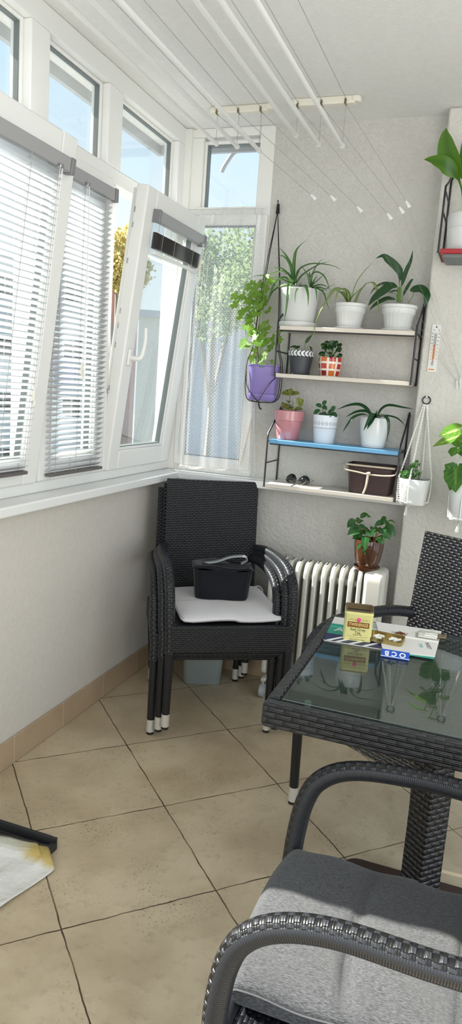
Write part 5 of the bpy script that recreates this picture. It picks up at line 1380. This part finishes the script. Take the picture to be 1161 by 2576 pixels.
MB().prism([(-.032,-.0085),(.032,-.0085),(.032,.0085),(-.032,.0085)], 0, .0004, FT(0,.050,0)).build('name_band', M['brownband'], tn)
text('lettering', 'TWININGS', .0135, M['goldink'], tn, FT(0,.0502,.0006), sx=.86, bold=.0003)
text('lettering', 'Earl Grey', .0115, M['ink'], tn, FT(0,.0350)); text('lettering', 'Tea', .0115, M['ink'], tn, FT(0,.0255))
text('lettering', '· SINCE 1706 ·', .0052, M['brownband'], tn, FT(0,.0185)); text('lettering', 'NET WT 3.53 oz (100 g)', .0042, M['brownband'], tn, FT(0,.0045))
mb = MB()
for z0_, hw_ in ((.0665,.026), (.0635,.031)): mb.box((-hw_,-d2-.0004,z0_), (-.008,-d2,z0_+.0006)); mb.box((.008,-d2-.0004,z0_), (hw_,-d2,z0_+.0006))
mb.tube(catmull([(-.030,-d2-.0002,.0145), (0,-d2-.0002,.0105), (.030,-d2-.0002,.0145)], 14), .0004, 4)
mb.build('printed_line', M['brownband'], tn)
MB().lathe([(.0066,0),(.0062,.0012),(.004,.0018),(0,.002)], 18).build('seal', M['pinkgem'], tn)
tn.children[-1].matrix_local = FT(0,.0655,0)
ld = thing('tin_lid', 'upturned gold tin lid holding white cigarette filters', 'lid', (1.328,-.345,TZ+.007), math.radians(-3))
ol = rrect(-.050,-.036,.050,.036,.012,6); mb = MB(); m = len(ol)
for oo, z in ((ol,0),(rrect(-.051,-.037,.051,.037,.012,6),.001),(rrect(-.051,-.037,.051,.037,.012,6),.011),(rrect(-.0515,-.0375,.0515,.0375,.012,6),.012),(rrect(-.049,-.035,.049,.035,.011,6),.012),(rrect(-.049,-.035,.049,.035,.011,6),.0015)):
    for x, y in oo: mb.v.append(Vector((x, y, z)))
for i in range(5):
    for k in range(m): mb.face((i*m+k, i*m+(k+1) % m, (i+1)*m+(k+1) % m, (i+1)*m+k))
mb.face(list(range(m))[::-1]); mb.face([5*m+k for k in range(m)]); mb.build('tray', M['gold'], ld, smooth=40)
for k, (x, y, a, ln) in enumerate([(-.032,.004,.9,.018),(-.018,.012,-.3,.020),(-.022,-.010,.1,.018),(.016,-.002,.3,.017),(.028,-.006,1.2,.016),(.022,.008,-.2,.018),(.036,.002,.8,.014)]):
    p = Vector((1.328+x, -.345+y, TZ+.0135)); d = Vector((math.cos(a), math.sin(a), 0))*ln*.5
    o = MB().tube([p-d, p+d], .0042, 12).build('cigarette_filter', M['filter'])
    tag(o, ('loose white cigarette filter in the left half of the gold lid' if x < 0 else 'loose white cigarette filter in the right half of the gold lid'), 'filter', 'cigarette filters in the gold lid, left half' if x < 0 else 'cigarette filters in the gold lid, right half')
ob = thing('rolling_paper_pack', 'blue rolling-paper pack lying on the glass in front of the booklet', 'paper pack', (1.369,-.458,TZ), math.radians(5))
bm_ = Matrix.Rotation(math.radians(36), 4, 'X')
MB().box((-.038,-.013,0), (.038,.012,.003)).build('back_flap', M['ocb'], ob, bevel=.0006)
MB().box((-.037,-.010,.003), (.037,.011,.006)).build('papers', M['filter'], ob)
fm = Matrix.Translation((0,-.0135,.001)) @ bm_
MB().box((-.039,0,.0), (.039,.026,.0022), fm).build('front_cover', M['ocb'], ob, bevel=.0006)
text('lettering', 'O C B', .021, M['whiteink'], ob, fm @ frame_M((0,.0135,.0024), (-1,0,0), (0,-1,0)), sx=1.05, bold=.0006)
MB().box((-.0393,.0015,.0), (.0393,.0035,.0024), fm).build('stripe', M['whiteink'], ob)
pb = thing('tobacco_pouch', 'crumpled clear plastic bag with two brown cigarette ends at the booklet corner', 'plastic bag', (1.447,-.245,TZ+.007), math.radians(4))
def pil(u, v):
    x = (u-.5)*.088; y = (v-.5)*.050; e = (1-(2*u-1)**6)*(1-(2*v-1)**4)
    return (x, y, .002+.013*e+.0025*math.sin(u*17+v*6)*math.sin(v*11))
def pil2(u, v):
    x, y, z = pil(u, v); return (x, y, .001)
MB().sheet(pil, 26, 16).sheet(pil2, 26, 16).build('film', M['clear'], pb)
MB().box((-.036,-.018,.0015), (.02,.018,.006)).build('filling', M['filter'], pb, bevel=.002)
for k, y in enumerate((.010,-.008)):
    p = Vector((1.462, -.238+y, TZ+.0125)); d = Vector((.032,.004,0))
    o = MB().tube([p-d, p+d*.2], .0042, 12).build('cigarette', M['filter'])
    MB().tube([p+d*.2, p+d], .0043, 12).build('brown_end', M['brass'], o)
    tag(o, 'rolled cigarette with a brown end, the '+('upper' if k == 0 else 'lower')+' of two in the clear bag', 'cigarette', 'cigarettes in the clear bag')

# ------------------------------------------------------------------ light, sky, camera
w = bpy.data.worlds.new('sky'); scene.world = w; w.use_nodes = True
nt = w.node_tree; nt.nodes.clear()
out = nt.nodes.new('ShaderNodeOutputWorld'); bg = nt.nodes.new('ShaderNodeBackground')
tc = nt.nodes.new('ShaderNodeTexCoord'); sp = nt.nodes.new('ShaderNodeSeparateXYZ'); rp = nt.nodes.new('ShaderNodeValToRGB')
nz = nt.nodes.new('ShaderNodeTexNoise'); nz.inputs['Scale'].default_value = 3.0; nz.inputs['Detail'].default_value = 5
ad = nt.nodes.new('ShaderNodeMath'); ad.operation = 'MULTIPLY_ADD'; ad.inputs[1].default_value = .22
nt.links.new(tc.outputs['Generated'], sp.inputs[0]); nt.links.new(tc.outputs['Generated'], nz.inputs['Vector'])
nt.links.new(nz.outputs[0], ad.inputs[0]); nt.links.new(sp.outputs[2], ad.inputs[2]); nt.links.new(ad.outputs[0], rp.inputs[0])
e = rp.color_ramp.elements
e[0].position = .05; e[0].color = (.90,.96,1.0,1); e[1].position = .80; e[1].color = (.40,.68,1.0,1)
x = e.new(.32); x.color = (.82,.93,1.0,1)
x = e.new(.50); x.color = (.60,.83,1.0,1)
nt.links.new(rp.outputs[0], bg.inputs[0]); bg.inputs[1].default_value = SKY
nt.links.new(bg.outputs[0], out.inputs[0])

def light(name, kind, loc, direction, energy, color, size=None, size_y=None, angle=None):
    l = bpy.data.lights.new(name, kind); l.energy = energy; l.color = color
    if size: l.shape = 'RECTANGLE'; l.size = size; l.size_y = size_y or size
    if angle: l.angle = angle
    o = bpy.data.objects.new(name, l); COL.objects.link(o); o.location = loc
    o.rotation_euler = Vector(direction).to_track_quat('-Z', 'Y').to_euler(); return o
light('sun', 'SUN', (-5,-1,6), SUN_DIR, SUN_E, (1,.95,.86), angle=math.radians(.55))
light('right_fill', 'AREA', (2.75,-1.6,1.45), (-1,.22,.06), RIGHT_FILL_E, (1,.97,.92), 1.6, 2.0)  # added area fill for the soft light from the right, no door stands here
light('rear_fill', 'AREA', (1.2,-4.1,1.6), (0,1,.22), REAR_FILL_E, (1,.98,.95), 2.2, 1.9)  # added fill lamp behind the camera, because the windows alone light too little

cam = bpy.data.cameras.new('camera'); co = bpy.data.objects.new('camera', cam); COL.objects.link(co)
cam.sensor_fit = 'VERTICAL'; cam.sensor_height = 36; cam.lens = 36*FPX/2576; cam.clip_start = .02; cam.clip_end = 400
R = RGT.normalized(); F = FWD.normalized(); U = -DWN.normalized()
co.matrix_world = Matrix(((R.x,U.x,-F.x,CAM.x), (R.y,U.y,-F.y,CAM.y), (R.z,U.z,-F.z,CAM.z), (0,0,0,1)))
scene.camera = co
scene.view_settings.view_transform = 'Standard'; scene.view_settings.look = 'None'
scene.view_settings.exposure = EXPOSURE; scene.view_settings.gamma = 1.0; scene.view_settings.use_curve_mapping = False
